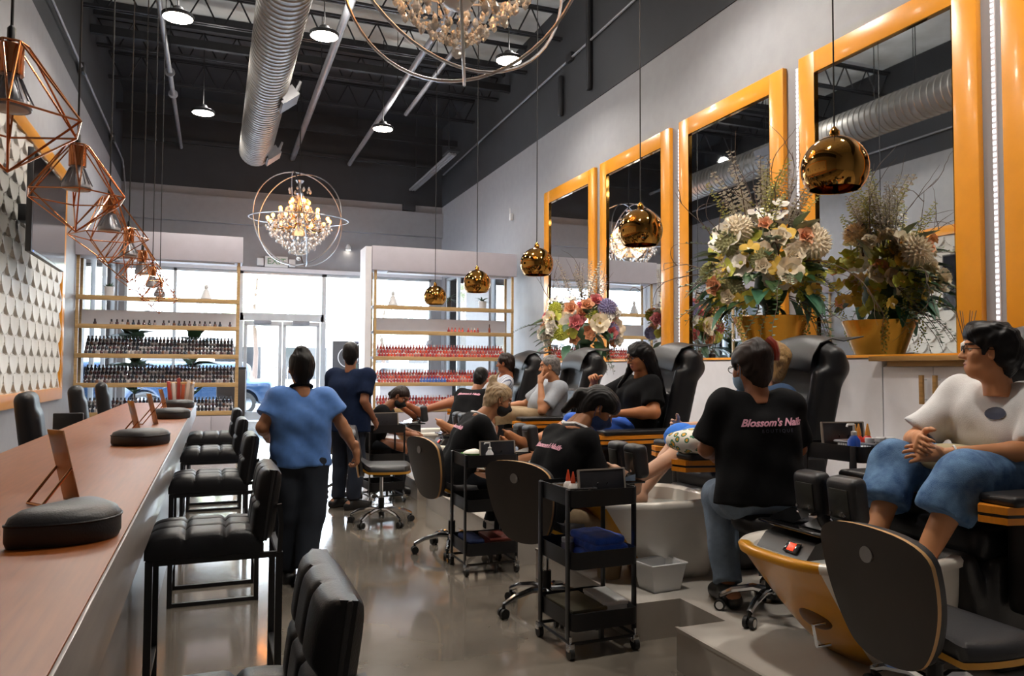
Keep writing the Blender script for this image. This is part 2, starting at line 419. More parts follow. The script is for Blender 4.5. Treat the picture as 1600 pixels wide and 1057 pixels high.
B().bb(XL-T_, XR+T_, 16.6, YF+T_, ZC, ZC+.15).obj('black_deck', M['soffit'], ceil)
b = B(); b.bb(XL, XR, 16.5, 16.62, 8.25, ZC); b.obj('deck_edge', M['soffit'], ceil)
# open web joists
def joist(y, zb, zt, m):
    b = B()
    for z in (zb, zt):
        for dy in (-.045, .045): b.box((( XL+XR)/2, y+dy, z), (XR-XL, .045, .045))
    n = 13; w = (XR-XL)/n
    for i in range(n):
        x = XL+i*w; b.cyl((x, y, zt), (x+w*.42, y, zb), .016, n=6); b.cyl((x+w*.58, y, zb), (x+w, y, zt), .016, n=6)
        b.box((x+w/2, y, zb), (w*.18, .03, .03))
    o = b.obj('roof_joist', m); o['kind'] = 'structure'; return o
for y in (13.4, 15.2, 17.0, 18.8): joist(y, 7.85, 8.4, M['steel_dark'])
for y, z in ((16.2, 7.75), (20.3, 7.6)):
    struct('ceiling_beam', B().bb(XL, XR, y-.05, y+.05, z, z+.16), M['steel_dark'])
# pipes that run to the front wall
def pipe(x, z, y0, y1, r, lab, m='pipe', rings=()):
    t = thing('ceiling_pipe', lab, 'pipe', (x, y0, z))
    B().cyl((0, 0, 0), (0, y1-y0, 0), r, n=12).obj('tube', M[m], t)
    for yy in rings: B().cyl((0, yy-y0-.02, 0), (0, yy-y0+.02, 0), r*2.1, n=14).obj('collar', M[m], t)
    for yy in (y0+1, (y0+y1)/2, y1-1.2): B().cyl((0, yy-y0, 0), (0, yy-y0, ZC-z), .008, n=6).obj('hanger_rod', M['steel_dark'], t)
    return t
pipe(-.92, 7.2, 10.5, 21.7, .045, 'thin grey ceiling pipe with two collars, left of the spiral duct', rings=(16.2, 17.5))
pipe(1.9, 7.2, 9.5, 21.75, .07, 'thick grey ceiling pipe running above the hanging chandelier by the door')
pipe(3.45, 7.2, 9.5, 21.7, .06, 'grey ceiling pipe right of the thick one, ending above the white globe-lit header')
pipe(4.15, 7.5, 9.5, 17.8, .05, 'short grey ceiling pipe, third to the right of the spiral duct')
t = thing('light_track', 'grey suspended strip of tubes along the top of the right wall', 'light track', (5.25, 17.6, 6.6))
for dx in (-.07, 0, .07): B().cyl((dx, 0, 0), (dx, 4.0, 0), .035, n=10).obj('tube', M['pipe'], t)
B().box((0, .1, .06), (.3, .5, .05)).obj('end_plate', M['steel_dark'], t)
for yy in (.3, 3.6): B().cyl((0, yy, .05), (0, yy, 1.95), .012, n=6).obj('hanger_rod', M['steel_dark'], t)
def conduit(name, pts, boxes, lab):
    t = thing('conduit', lab, 'conduit', pts[0]); o = Vector(pts[0])
    B().tube([Vector(p)-o for p in pts], .022, 8).obj('tube', M['pipe'], t)
    for p in boxes: B().box(Vector(p)-o, (.08, .22, .16), .01).obj('junction_box', M['steel_dark'], t)
conduit('l', [(-2.24, 2, 6.63), (-2.24, 21.3, 6.63), (-2.24, 21.52, 6.5), (-2.2, 21.58, 6.0), (-2.2, 21.58, 4.3)], [(-2.24, 15.0, 6.63), (-2.24, 19.3, 6.63)], 'grey conduit with two junction boxes high on the left wall')
conduit('r', [(6.14, 2, 7.5), (6.14, 21.5, 7.1)], [(6.14, 9.4, 7.4), (6.14, 12.9, 7.3)], 'grey conduit with dark boxes high on the right wall')
for y, z0, z1 in ((12.1, 6.4, 8.3), (13.3, 6.3, 7.1)):
    b = B(); b.box((6.13, y, (z0+z1)/2), (.1, .12, z1-z0), .04); o = b.obj('pipe_bracket', M['steel_dark']); tag(o, 'dark vertical pipe bracket on the right wall, '+('taller one nearer the camera' if z1 > 8 else 'shorter one beside the conduit box'), 'bracket')
# spiral duct
t = thing('spiral_duct', 'large grey spiral ventilation duct hanging along the ceiling', 'duct', (.75, 0, 6.2))
prof = []; y = YB+.05
while y < 17.6:
    prof += [(.325, y), (.325, y+.095), (.338, y+.105), (.338, y+.125)]; y += .135
b = B(); b.mx = Matrix.Rotation(-PI/2, 4, 'X'); b.lathe([(0.02, YB+.05)]+prof+[(.30, y), (.02, y+.02)], 28); b.obj('duct_body', M['duct'], t, 30)
for yy in (13.5, 17.25):
    b = B(); b.box((.36, yy, -.22), (.34, .55, .05), rot=Matrix.Rotation(math.radians(-38), 3, 'Y')); b.box((.46, yy, -.06), (.04, .55, .3), rot=Matrix.Rotation(math.radians(24), 3, 'Y'))
    b.box((.33, yy-.27, -.16), (.28, .02, .2), rot=Matrix.Rotation(math.radians(-38), 3, 'Y')); b.obj('air_scoop', M['pipe'], t)
for yy in (2, 6, 10, 14, 17): B().cyl((0, yy, .33), (0, yy, ZC-6.2), .008, n=6).obj('hanger_rod', M['steel_dark'], t)
# ------------------------------------------------------------------ storefront glazing
def window(n, axis, a0, a1, z0, z1, fixed, bars, rails=()):
    """a glazed opening: frame, vertical bars, panes as parts"""
    t = thing('window_%d' % n, None, None); t['kind'] = 'structure'
    def bx(b, u0, u1, z0, z1, d): 
        b.bb(u0, u1, fixed-d, fixed+d, z0, z1) if axis == 'x' else b.bb(fixed-d, fixed+d, u0, u1, z0, z1); return b
    b = B(); bx(b, a0, a1, z0, z0+.07, .05); bx(b, a0, a1, z1-.07, z1, .05); bx(b, a0, a0+.06, z0, z1, .05); bx(b, a1-.06, a1, z0, z1, .05); b.obj('window_frame', M['frame_al'], t)
    us = [a0]+list(bars)+[a1]
    for u in bars: bx(B(), u-.04, u+.04, z0, z1, .05).obj('mullion', M['frame_al'], t)
    zs = [z0]+list(rails)+[z1]
    for r in rails: bx(B(), a0, a1, r-.035, r+.035, .045).obj('rail', M['frame_al'], t)
    for i in range(len(us)-1):
        for j in range(len(zs)-1): bx(B(), us[i]+.03, us[i+1]-.03, zs[j]+.03, zs[j+1]-.03, .006).obj('pane', GLASS, t)
    return t
yg = YF+.1
window(1, 'x', XL+.12, .62, .1, 4.05, yg, [-1.0])
window(2, 'x', .62, 2.82, 2.85, 4.05, yg, [])
window(3, 'x', 2.82, XR-.3, .1, 4.05, yg, [4.25])
window(4, 'y', 16.4, 21.45, .12, 4.05, XL-.1, [18.1, 19.8])
window(5, 'y', 16.4, 17.6, .12, 4.05, XR+.1, [])
window(6, 'y', 19.4, 21.45, .12, 4.05, XR+.1, [20.4])
d = thing('door_1', None, None); d['kind'] = 'structure'
b = B(); b.bb(.62, .7, yg-.06, yg+.06, 0, 2.85); b.bb(2.74, 2.82, yg-.06, yg+.06, 0, 2.85); b.bb(.62, 2.82, yg-.06, yg+.06, 2.72, 2.85); b.obj('door_frame', M['frame_al'], d)
for x0, x1 in ((.72, 1.71), (1.73, 2.72)):
    b = B(); b.bb(x0, x1, yg-.03, yg+.03, .02, .25); b.bb(x0, x1, yg-.03, yg+.03, 2.58, 2.7); b.bb(x0, x0+.09, yg-.03, yg+.03, .2, 2.6); b.bb(x1-.09, x1, yg-.03, yg+.03, .2, 2.6); lf = b.obj('door_leaf', M['frame_al'], d)
    B().bb(x0+.08, x1-.08, yg-.005, yg+.005, .24, 2.59).obj('pane', GLASS, lf)
    xx = x1-.14 if x0 < 1 else x0+.14
    B().tube([(xx, yg-.04, .95), (xx, yg-.1, .98), (xx, yg-.1, 1.42), (xx, yg-.04, 1.45)], .014, 8).obj('door_handle', M['chrome'], lf)
    b = B(); b.bb(x0+.25, x0+.7, yg-.13, yg-.05, 2.62, 2.72, .01); b.obj('door_closer', M['pipe'], lf)
# exit sign and small fittings on the header
t = thing('exit_sign', 'pale EXIT sign with side lamps above the glass door', 'exit sign', (1.52, YF-.06, 4.32))
B().bb(-.3, .3, -.03, .06, -.15, .15, .01).obj('sign_plate', M['wplast'], t)
for s in (-1, 1): B().bb(s*.33, s*.5, -.05, .06, -.12, .09, .02).obj('emergency_lamp', M['wplast'], t)
tm = text_mesh('letters', 'EXIT', .24, mat('exit_green', '6f9a78', .5), extrude=.004)
place(t, 'letters', tm, t, (0, -.036, 0), (PI/2, 0, 0))
t = thing('wall_sensor', 'small white sensor low on the right wall past the first mirror', 'sensor', (6.16, 16.0, 4.85))
B().box((0, 0, 0), (.08, .09, .16), .02).obj('sensor_body', M['wplast'], t); B().cyl((-.03, 0, .08), (-.03, 0, .2), .012, n=8).obj('antenna', M['wplast'], t)
t = thing('wall_plate', 'small white plate on the header right of the EXIT sign', 'plate', (4.0, YF-.02, 4.4)); B().box((0, 0, 0), (.14, .02, .18), .004).obj('plate', M['wplast'], t); B().box((0, -.013, 0), (.05, .01, .09), .003).obj('switch', M['white'], t)
t = thing('downlight', 'little white spotlight fixed on the header right of the chandelier', 'spotlight', (3.45, YF-.1, 4.82))
B().lathe([(.07, -.07), (.075, 0), (.05, .06), (.02, .08)], 16).obj('lamp_head', M['wplast'], t); B().cyl((0, 0, -.071), (0, 0, -.066), .06, n=16).obj('lens', M['lamp'], t); B().bb(-.03, .03, 0, .1, .03, .1).obj('bracket', M['wplast'], t)
# ------------------------------------------------------------------ platform along the right wall
PX, PZ = 2.08, .2
plat = struct('platform', B(), M['tile']) if False else None
b = B(); x0 = PX; yy = [(YB+.01, 3.18), (3.575, 4.9), (5.25, 7.83), (8.2, 14.0)]
b.bb(PX+.28, XR, YB+.01, 14.0, 0, PZ)
for a, c in yy: b.bb(PX, PX+.28, a, c, 0, PZ)
plat = struct('platform', b, M['tile'])
b = B()
for a, c in yy: b.bb(PX-.006, PX+.012, a-.006, c+.006, PZ-.012, PZ+.003)
b.obj('edge_strip', mat('platform_edge', 'a39c93', .4), plat)
# ------------------------------------------------------------------ right wall: panelling, cabinet, ledge, mirrors
b = B(); b.bb(6.0, XR-.001, 5.62, 14.1, PZ, 1.54); pw = struct('trim_1', b, M['white'])
B().bb(5.99, XR-.001, 5.62, 14.1, PZ, PZ+.1).obj('baseboard', mat('pale_skirting', 'c9c8cc', .5), pw)
def cabinet(y0, y1, lab, hl=True):
    t = thing('wall_cabinet', lab, 'cabinet', (6.0, (y0+y1)/2, PZ)); w = (y1-y0)/2
    B().bb(.025, .195, -w, w, .08, 1.28).obj('body', M['white'], t); B().bb(.04, .195, -w, w, 0, .08).obj('plinth', M['lav'], t)
    for s in (-1, 1):
        dr = B().bb(0, .022, s*.003, s*(w-.003), .09, 1.265, .002).obj('door', M['white'], t)
        b = B(); b.bb(-.075, -.05, s*.07-.02, s*.07+.02, .93, 1.19, .002)
        h = b.obj('handle', M['oakd'], dr); b = B()
        for z in (.97, 1.15): b.cyl((-.05, s*.07, z), (.0, s*.07, z), .006, n=8)
        b.obj('handle_post', M['chrome'], dr)
        if s > 0: B().cyl((-.02, .05, .74), (.0, .05, .74), .022, n=14).obj('lock', M['chrome'], dr)
    return t
cabinet(4.5, 5.61, 'white wall cabinet with two brown bar handles behind the man in white')
cabinet(3.38, 4.49, 'white wall cabinet hidden beside the man in white, nearest the camera')
t = thing('wall_ledge', 'brown stepped wooden ledge over the white cabinets', 'ledge', (5.98, 2.2, 1.49))
B().bb(-.12, .215, 0, 3.45, .03, .075, .004).obj('top_board', M['oakd'], t); B().bb(-.05, .2, 0, 3.3, -.02, .03, .003).obj('under_board', M['oakd'], t)
def mirror(y0, y1, i, lab):
    t = thing('wall_mirror', lab, 'mirror', (XR-.03, (y0+y1)/2, 1.56)); w = (y1-y0)/2; f = .24; H = 3.41
    for s in (-1, 1):
        B().bb(-.035, .028, s*(w-f), s*w, 0, H, .006).obj('frame_stile', M['orange'], t)
    B().bb(-.035, .028, -w+f, w-f, H-f, H, .006).obj('frame_top', M['orange'], t)
    B().bb(-.02, .028, -w+f, w-f, 0, .03, .003).obj('frame_base', M['orange'], t)
    B().bb(-.008, .02, -w+f-.01, w-f+.01, .03, H-f+.01).obj('mirror_glass', M['mirror'], t)
    b = B(); e = w-f
    b.bb(-.034, -.006, -e-.004, -e+.008, .03, H-f, 0); b.bb(-.034, -.006, e-.008, e+.004, .03, H-f); b.bb(-.034, -.006, -e, e, H-f-.008, H-f+.004); b.obj('inner_bead', M['gold'], t)
mirror(11.9, 14.1, 1, 'orange framed tall mirror farthest from the camera, left of the small flowers')
mirror(9.52, 11.7, 2, 'orange framed tall mirror behind the small pink flower arrangement')
mirror(7.12, 9.28, 3, 'orange framed tall mirror in the middle, left of the big cream flowers')
mirror(4.68, 6.86, 4, 'orange framed big mirror behind the nearest gold globe')
mirror(2.25, 4.46, 5, 'orange framed mirror cut by the right edge of the picture')
for y, l in ((11.8, 'second lit strip, between the two farthest mirrors'), (9.4, 'lit strip between the second and third mirrors'), (6.99, 'lit strip between the third mirror and the big mirror'), (4.57, 'lit strip right of the big mirror')):
    t = thing('led_strip', 'white vertical '+l, 'light strip', (XR-.012, y-.05 if y > 5 else y, 1.6))
    B().bb(0, .012, -.02, .02, 0, 3.3).obj('backing', M['white'], t)
    b = B()
    for k in range(66): b.box((-.004, 0, .03+k*.05), (.012, .026, .03), .003, seg=1)
    o = b.obj('led_beads', M['led'], t); o['kind'] = 'stuff'
# ------------------------------------------------------------------ left wall: relief tiles in an orange frame, television
t = thing('relief_panel', 'white carved relief panel with an orange frame on the left wall', 'wall panel', (XL, 0, .93))
ts = .46; n = 26; vs = []; fs = []
def scale_h(x, y, R=.232, st=.23):
    best = .004
    for r in range(4, -2, -1):           # upper rows lie over lower ones, every other row shifted by half
        cy = (r+1)*st
        for k in range(-1, 3):
            cx = k*2*st+(st if r % 2 else 0); d = math.hypot(x-cx, y-cy)
            if d < R and y <= cy: return .006+.034*(d/R)**1.3
    return best
for i in range(n+1):
    for j in range(n+1):
        u, v = i/n, j/n; vs.append((scale_h(u*ts, v*ts), u*ts, v*ts))
for i in range(n):
    for j in range(n): a = i*(n+1)+j; fs.append((a, a+n+1, a+n+2, a+1))
k = len(vs); 
tile = B().faces(vs, fs); tile_me = tile.mesh('tile', M['relief'], 25)
P0, P1 = 1.6, 14.0
for iy in range(int((P1-.2-P0-.2)/ts)):
    for iz in range(7):
        q = bpy.data.objects.new('tile', tile_me); q.parent = t; COL.objects.link(q)
        fl = 0
        q.location = (.004, P1-.2-(iy+1)*ts+(ts if fl else 0), .18+iz*ts+.0); q.scale = (1, -1 if fl else 1, 1)
b = B()
B().bb(0, .05, P0, P1, 0, .18, .006).obj('frame_rail', M['orange'], t); B().bb(0, .05, P0, P1, 3.42, 3.62, .006).obj('frame_rail', M['orange'], t)
B().bb(0, .05, P1-.2, P1, .18, 3.42, .006).obj('frame_stile', M['orange'], t); B().bb(0, .05, P0, P0+.2, .18, 3.42, .006).obj('frame_stile', M['orange'], t)
t = thing('television', 'black flat television on a bracket over the carved left wall', 'television', (-1.93, 10.72, 3.28), math.radians(0))
B().box((0, 0, 0), (.06, 2.0, 1.16), .008).obj('casing', M['blackp'], t); B().bb(.0305, .033, -.97, .97, -.55, .55).obj('screen', M['screen'], t)
b = B(); b.box((-.16, 0, 0), (.26, .25, .2), .01); b.box((-.05, 0, 0), (.05, .6, .4), .01); b.obj('bracket', M['black'], t)
B().cyl((.031, -.9, -.562), (.034, -.9, -.562), .006, n=8).obj('power_light', mat('led_blue', '3050ff', emit='3050ff', estr=6), t)
# ------------------------------------------------------------------ shelf units beside the door
BOARD_Z = [2.7, 2.19, 1.67, 1.15, .63]
def shelf(x0, x1, lab, side):
    t = thing('display_shelf', lab, 'shelf', ((x0+x1)/2, 15.3, 0)); w = (x1-x0)/2
    for z in BOARD_Z:
        s = B().bb(-w, w, -.03, .42, z-.05, z, .003).obj('shelf_board', M['white'], t); B().bb(-w, w, -.05, -.03, z-.075, z+.005, .003).obj('board_edge', M['oak'], s)
    for x in (-w, w-.05):
        for y in (-.04, .38): B().bb(x, x+.05, y, y+.04, 0, 3.4).obj('upright', M['oak'], t)
    B().bb(-w-.06, w+.04, -.12, .5, 3.4, 3.88, .004).obj('fascia', M['lav'], t)
    B().bb(-w+.3, w-.1, .02, .2, 3.375, 3.4).obj('light_tray', M['white'], t)
    B().bb(-w+.05, w-.05, .3, .33, 2.19, 2.47).obj('back_panel', M['white'], t)
    bc = B().bb(-w, w, -.02, .45, .06, .56).obj('base_cabinet', M['lav'], t); n = 6
    for i in range(n):
        xx = -w+.01+i*(2*w-.02)/n; B().bb(xx+.004, xx+(2*w-.02)/n-.004, -.042, -.022, .08, .54, .002).obj('cabinet_door', M['lav'], t)
    return t
shelf(XL+.01, .42, 'tall polish shelf with gold edged boards left of the door', -1)
shelf(2.95, 5.94, 'tall polish shelf with gold edged boards right of the door', 1)
b = B(); b.bb(2.76, 2.88, 15.2, 15.8, 0, 3.86); o = b.obj('end_post', M['white']); tag(o, 'white upright panel closing the left end of the right shelf', 'post')
# ------------------------------------------------------------------ lamps
def high_bay(x, y, z, lab, w=130, copyof=None):
    if copyof is None:
        t = thing('high_bay_light', lab, 'ceiling light', (x, y, z), 0, 'high bay lights')
        B().lathe([(.21, 0), (.225, .015), (.225, .05), (.19, .07), (.1, .1), (.07, .16), (.03, .18)], 28).obj('housing', M['steel_dark'], t)
        B().lathe([(.02, -.004), (.2, -.004), (.208, .0), (.02, .004)], 28).obj('lens', M['lamp'], t)
        B().cyl((0, 0, .17), (0, 0, ZC-z+.02), .01, n=6).obj('cord', M['cable'], t)
    else: t = copy_tree(copyof); t.location = (x, y, z); t['label'] = lab
    l = bpy.data.lights.new('bay_light', 'SPOT'); l.energy = w; l.spot_size = math.radians(150); l.spot_blend = .6; l.shadow_soft_size = .18; l.color = (1, .93, .84)
    lo = bpy.data.objects.new('bay_light', l); lo.location = (x, y, z-.03); COL.objects.link(lo)
    l = bpy.data.lights.new('added_uplight', 'POINT'); l.energy = w*.07; l.shadow_soft_size = .12; l.color = (1, .95, .88); lo = bpy.data.objects.new('added_uplight', l); lo.location = (x+.25, y, z+.3); COL.objects.link(lo); return t  # unseen point light added above each housing to brighten the ceiling
HB = high_bay(1.5, 12.04, 6.6, 'round lit ceiling lamp right of the spiral duct, largest of the four', LAMP_W)
for x, y, l in ((-.31, 16.64, 'round lit ceiling lamp left of the spiral duct'), (4.51, 11.86, 'round lit ceiling lamp by the right wall beside the big chandelier'), (3.3, 16.31, 'small round lit ceiling lamp between the grey pipes'),
                (4.7, 7.6, 'round ceiling lamp over the middle mirror, above the picture'), (1.5, 7.6, 'round ceiling lamp beside the near chandelier, above the picture'), (4.7, 3.4, 'round ceiling lamp over the big mirror, above the picture'),
                (-1.2, 7.6, 'round ceiling lamp over the wooden counter, above the picture'), (1.5, 3.0, 'round ceiling lamp over the aisle, above the picture'), (-.6, 12.2, 'round ceiling lamp left of the duct, near the television')):
    high_bay(x, y, 6.6, l, LAMP_W, HB)
# ------------------------------------------------------------------ chandeliers
def drop_mesh(n=8, s=1.):
    return B().lathe([(.0, -.07*s), (.018*s, -.05*s), (.022*s, -.035*s), (.012*s, -.008*s), (.004*s, .0), (.0, .004*s)], n).mesh('crystal_drop', M['crystal'], 20)
drop_me = drop_mesh(); ball_me = B().ball((0, 0, 0), .035, 10, 7).mesh('crystal_ball', M['crystal'], 20)
def chandelier(lab, loc):
    t = thing('chandelier', lab, 'chandelier', loc, 0, 'crystal chandeliers')
    B().lathe([(.02, 1.0), (.07, .98), (.1, 1.03), (.05, 1.0), (.03, .9), (.05, .8), (.09, .72), (.05, .62), (.04, .45), (.09, .35), (.12, .22), (.06, .1), (.05, -.1), (.14, -.2), (.2, -.3), (.1, -.42), (.02, -.46)][::-1], 16).obj('stem', M['brushed'], t)
    B().cyl((0, 0, 1.0), (0, 0, ZC-loc[2]+.02), .012, n=6).obj('chain', M['cable'], t)
    # iron rings of the orb
    def ring(R, tilt, az, z=0.12, r=.014):
        m = Matrix.Rotation(az, 3, 'Z') @ Matrix.Rotation(tilt, 3, 'X')
        return B().tube([m @ Vector((R*math.cos(a), R*math.sin(a), 0))+Vector((0, 0, z)) for a in (2*PI*i/56 for i in range(56))], r, 8, closed=True)
    for R, ti, az in ((1.12, .05, 0), (1.11, PI/2-.05, .35), (1.10, PI/2-.15, 1.55), (1.09, PI/2+.1, 2.5)):
        ring(R, ti, az).obj('orb_ring', M['brushed'], t)
    rings = []
    n = 0
    for R, z, k, ph in ((.70, .0, 12, 0), (.45, .22, 8, .3), (.22, .42, 5, .1)):
        for i in range(k):
            a = ph+2*PI*i/k; c, s = math.cos(a), math.sin(a)
            pts = [(c*q, s*q, zz) for q, zz in ((.06, z+.02), (R*.45, z-.13), (R*.8, z-.12), (R, z))]
            arm = B().tube(pts, .013, 6).obj('arm', M['gold'], t)
            B().lathe([(.01, z-.01), (.06, z), (.065, z+.015), (.02, z+.015)], 12, (c*R, s*R, 0)).obj('drip_pan', M['crystal'], arm)
            B().lathe([(.02, z+.01), (.018, z+.07)], 8, (c*R, s*R, 0)).obj('candle', M['ivory'], arm)
            B().lathe([(.012, z+.065), (.034, z+.085), (.04, z+.115), (.03, z+.145), (.004, z+.16)], 8, (c*R, s*R, 0)).obj('flame_bulb', M['bulb'], arm)
            for q in range(3): n += 1; place(t, 'crystal_drop', drop_me, t, (c*R+.045*math.cos(a+q*2.1), s*R+.045*math.sin(a+q*2.1), z-.01-.03*(q == 0)), None, 1.15)
    # tiers of hanging drops
    for R, z, k in ((.62, -.2, 26), (.5, -.34, 22), (.36, -.46, 18), (.22, -.58, 12), (.08, -.66, 5), (.3, .38, 14), (.2, .62, 10), (.24, .86, 10), (.7, -.1, 24), (.56, .02, 16)):
        for i in range(k):
            a = 2*PI*(i+.5*(k % 4))/k; q = R*random.uniform(.93, 1.05)
            place(t, 'crystal_drop', drop_me, t, (q*math.cos(a), q*math.sin(a), z+random.uniform(-.03, .03)), (random.uniform(-.1, .1), random.uniform(-.1, .1), a), random.uniform(1.1, 1.7))
    place(t, 'crystal_ball', ball_me, t, (0, 0, -.8), None, 1.4)
    b = B()
    for R0, z0, R1, z1, k in ((.1, .66, .45, .2, 14), (.44, .18, .70, -.04, 18), (.68, -.03, .6, -.22, 20), (.6, -.2, .34, -.48, 20), (.34, -.46, .06, -.7, 16)):
        for i in range(k):
            a = 2*PI*i/k
            for f in np.linspace(0, 1, 9):
                R = R0+(R1-R0)*f; z = z0+(z1-z0)*f-.07*math.sin(PI*f)
                b.ball((R*math.cos(a), R*math.sin(a), z), .012, 5, 4)
    o = b.obj('bead_strands', M['bead'], t); o['kind'] = 'stuff'
    l = bpy.data.lights.new('chandelier_glow', 'POINT'); l.energy = 45; l.color = (1, .62, .3); l.shadow_soft_size = .5
    lo = bpy.data.objects.new('chandelier_glow', l); lo.location = (loc[0], loc[1], loc[2]+.15); COL.objects.link(lo)
    return t
ch = chandelier('lit crystal chandelier in iron rings hanging before the door', (1.78, 18.4, 4.78))
c2 = copy_tree(ch); c2.location = (1.78, 5.85, 4.78); c2.rotation_euler = (0, 0, .9); c2['label'] = 'crystal chandelier cut by the top edge, nearest the camera'
for q in c2.children:
    if q.name.startswith('chain'): q.scale = (1, 1, 1)
l = bpy.data.lights.new('chandelier_glow', 'POINT'); l.energy = 45; l.color = (1, .62, .3); l.shadow_soft_size = .5
lo = bpy.data.objects.new('chandelier_glow', l); lo.location = (1.78, 5.85, 4.9); COL.objects.link(lo)
# ------------------------------------------------------------------ copper cage pendants above the counter
def cage_lamp(x, y, z, lab, rz, src=None, cage=True):
    if src is None:
        t = thing('cage_pendant', lab, 'pendant lamp', (x, y, z), rz, 'copper cage pendants')
        B().lathe([(.036, .055), (.036, .145), (.03, .15)], 18).obj('socket', M['copper'], t)
        b = B(); b.mx = Matrix.Translation((0, 0, 0)); b.lathe([(.058, -.052), (.062, -.046), (.06, -.03), (.04, .01), (.028, .035), (.026, .06)], 26, flute=.0); o = b.obj('lamp_shell', M['par'], t)
        for i in range(18):
            a = 2*PI*i/18; c, s = math.cos(a), math.sin(a); b = B(); b.faces([(c*.027, s*.027, .045), (c*.041, s*.041, .01), (c*.0605, s*.0605, -.03), (c*.066, s*.066, -.03), (c*.047, s*.047, .01), (c*.033, s*.033, .045)], [(0, 1, 4, 5), (1, 2, 3, 4)]); b.obj('fin', M['par'], o)
        B().lathe([(.0, -.058), (.04, -.056), (.057, -.05)], 26).obj('lens', M['parface'], t)
        top = [(.045*math.cos(2*PI*i/6), .045*math.sin(2*PI*i/6), .152) for i in range(6)]
        mid = [(.215*math.cos(2*PI*(i+.5)/6), .215*math.sin(2*PI*(i+.5)/6), -.085) for i in range(6)]; bot = (0, 0, -.245)
        for i in range(6):
            j = (i+1) % 6
            for p, q in ((top[i], top[j]), (mid[i], mid[j]), (top[i], mid[i]), (top[i], mid[i-1]), (mid[i], bot)):
                B().cyl(p, q, .0034, n=6).obj('cage_rod', M['copper'], t)
        B().cyl((0, 0, .15), (0, 0, 3.0), .0045, n=6).obj('cord', M['cable'], t)
        B().lathe([(.012, .15), (.012, .2), (.004, .21)], 8).obj('cord_grip', M['black'], t)
    else:
        t = copy_tree(src); t.location = (x, y, z); t.rotation_euler = (0, 0, rz); t['label'] = lab
    for q in t.children:
        if q.name.startswith('cord') and not q.name.startswith('cord_'): q.scale = (1, 1, (ZC-z)/3.0); q.location = (0, 0, .15*(1-(ZC-z)/3.0))
    return t
ords = ['nearest, at the left edge', 'second from the camera', 'third from the camera', 'fourth from the camera', 'fifth from the camera, before the shelf', 'sixth from the camera', 'seventh from the camera', 'farthest in the row']
cg = cage_lamp(-.6, 2.72, 2.27, 'copper cage pendant lamp over the counter, '+ords[0], .2)
for i, y in enumerate((3.95, 5.1, 6.2, 7.35, 8.5, 9.6)): cage_lamp(-.6, y, 2.29, 'copper cage pendant lamp over the counter, '+ords[i+1], .2+.4*i, cg)
# ------------------------------------------------------------------ gold globe pendants
def globe(x, y, z, lab, src=None):
    if src is None:
        t = thing('globe_pendant', lab, 'pendant lamp', (x, y, z), 0, 'gold globe pendants'); R = .195
        prof = [(R*math.cos(a), R*math.sin(a)) for a in np.linspace(-.72, PI/2-.06, 20)]; inn = [(r*.97, zz*.97) for r, zz in prof]
        B().lathe(inn[::-1]+prof, 40).obj('shade', M['gold'], t, 60)
        B().lathe([(.014, R*.97), (.03, R*.99), (.03, R+.03), (.008, R+.06)], 14).obj('cap', M['gold'], t)
        B().cyl((0, 0, R), (0, 0, ZC-z+.02), .0055, n=6).obj('cord', M['cable'], t)
        B().ball((0, 0, .02), .045, 12, 8).obj('bulb', M['wplast'], t); B().cyl((0, 0, .06), (0, 0, .17), .02).obj('bulb_holder', M['black'], t)
    else: t = copy_tree(src); t.location = (x, y, z); t['label'] = lab
    return t
g = globe(3.47, 3.58, 2.65, 'shiny gold globe pendant before the big mirror, nearest and largest')
for i, (y, l) in enumerate(((5.9, 'shiny gold globe pendant hanging before the second mirror'), (8.25, 'shiny gold globe pendant left of the farthest mirror'), (10.45, 'shiny gold globe pendant over the right shelf, next to farthest'), (12.7, 'shiny gold globe pendant over the right shelf, farthest and smallest'))): globe(3.5, y, 2.66, l, g)
# ------------------------------------------------------------------ the long counter
t = thing('bar_counter', 'long brown wooden manicure counter with a pale front edge', 'counter', (-.53, 4.2, 0))
B().bb(-.345, .345, -5.3, 4.95, 1.0, 1.05, .004).obj('worktop', M['counter'], t)
B().bb(.345, .352, -5.3, 4.95, .9, 1.049, .002).obj('edge_band', M['apron'], t); B().bb(.3, .344, -5.3, 4.95, .9, .999).obj('apron', M['apron'], t)
b = B(); b.bb(.2, .235, -5.3, 4.9, 0, .999); b.obj('front_panel', M['cfront'], t)
for y in (-5.2, -2.0, 1.2, 4.4): B().bb(-.3, .2, y, y+.04, 0, .999).obj('support_panel', M['cfront'], t)
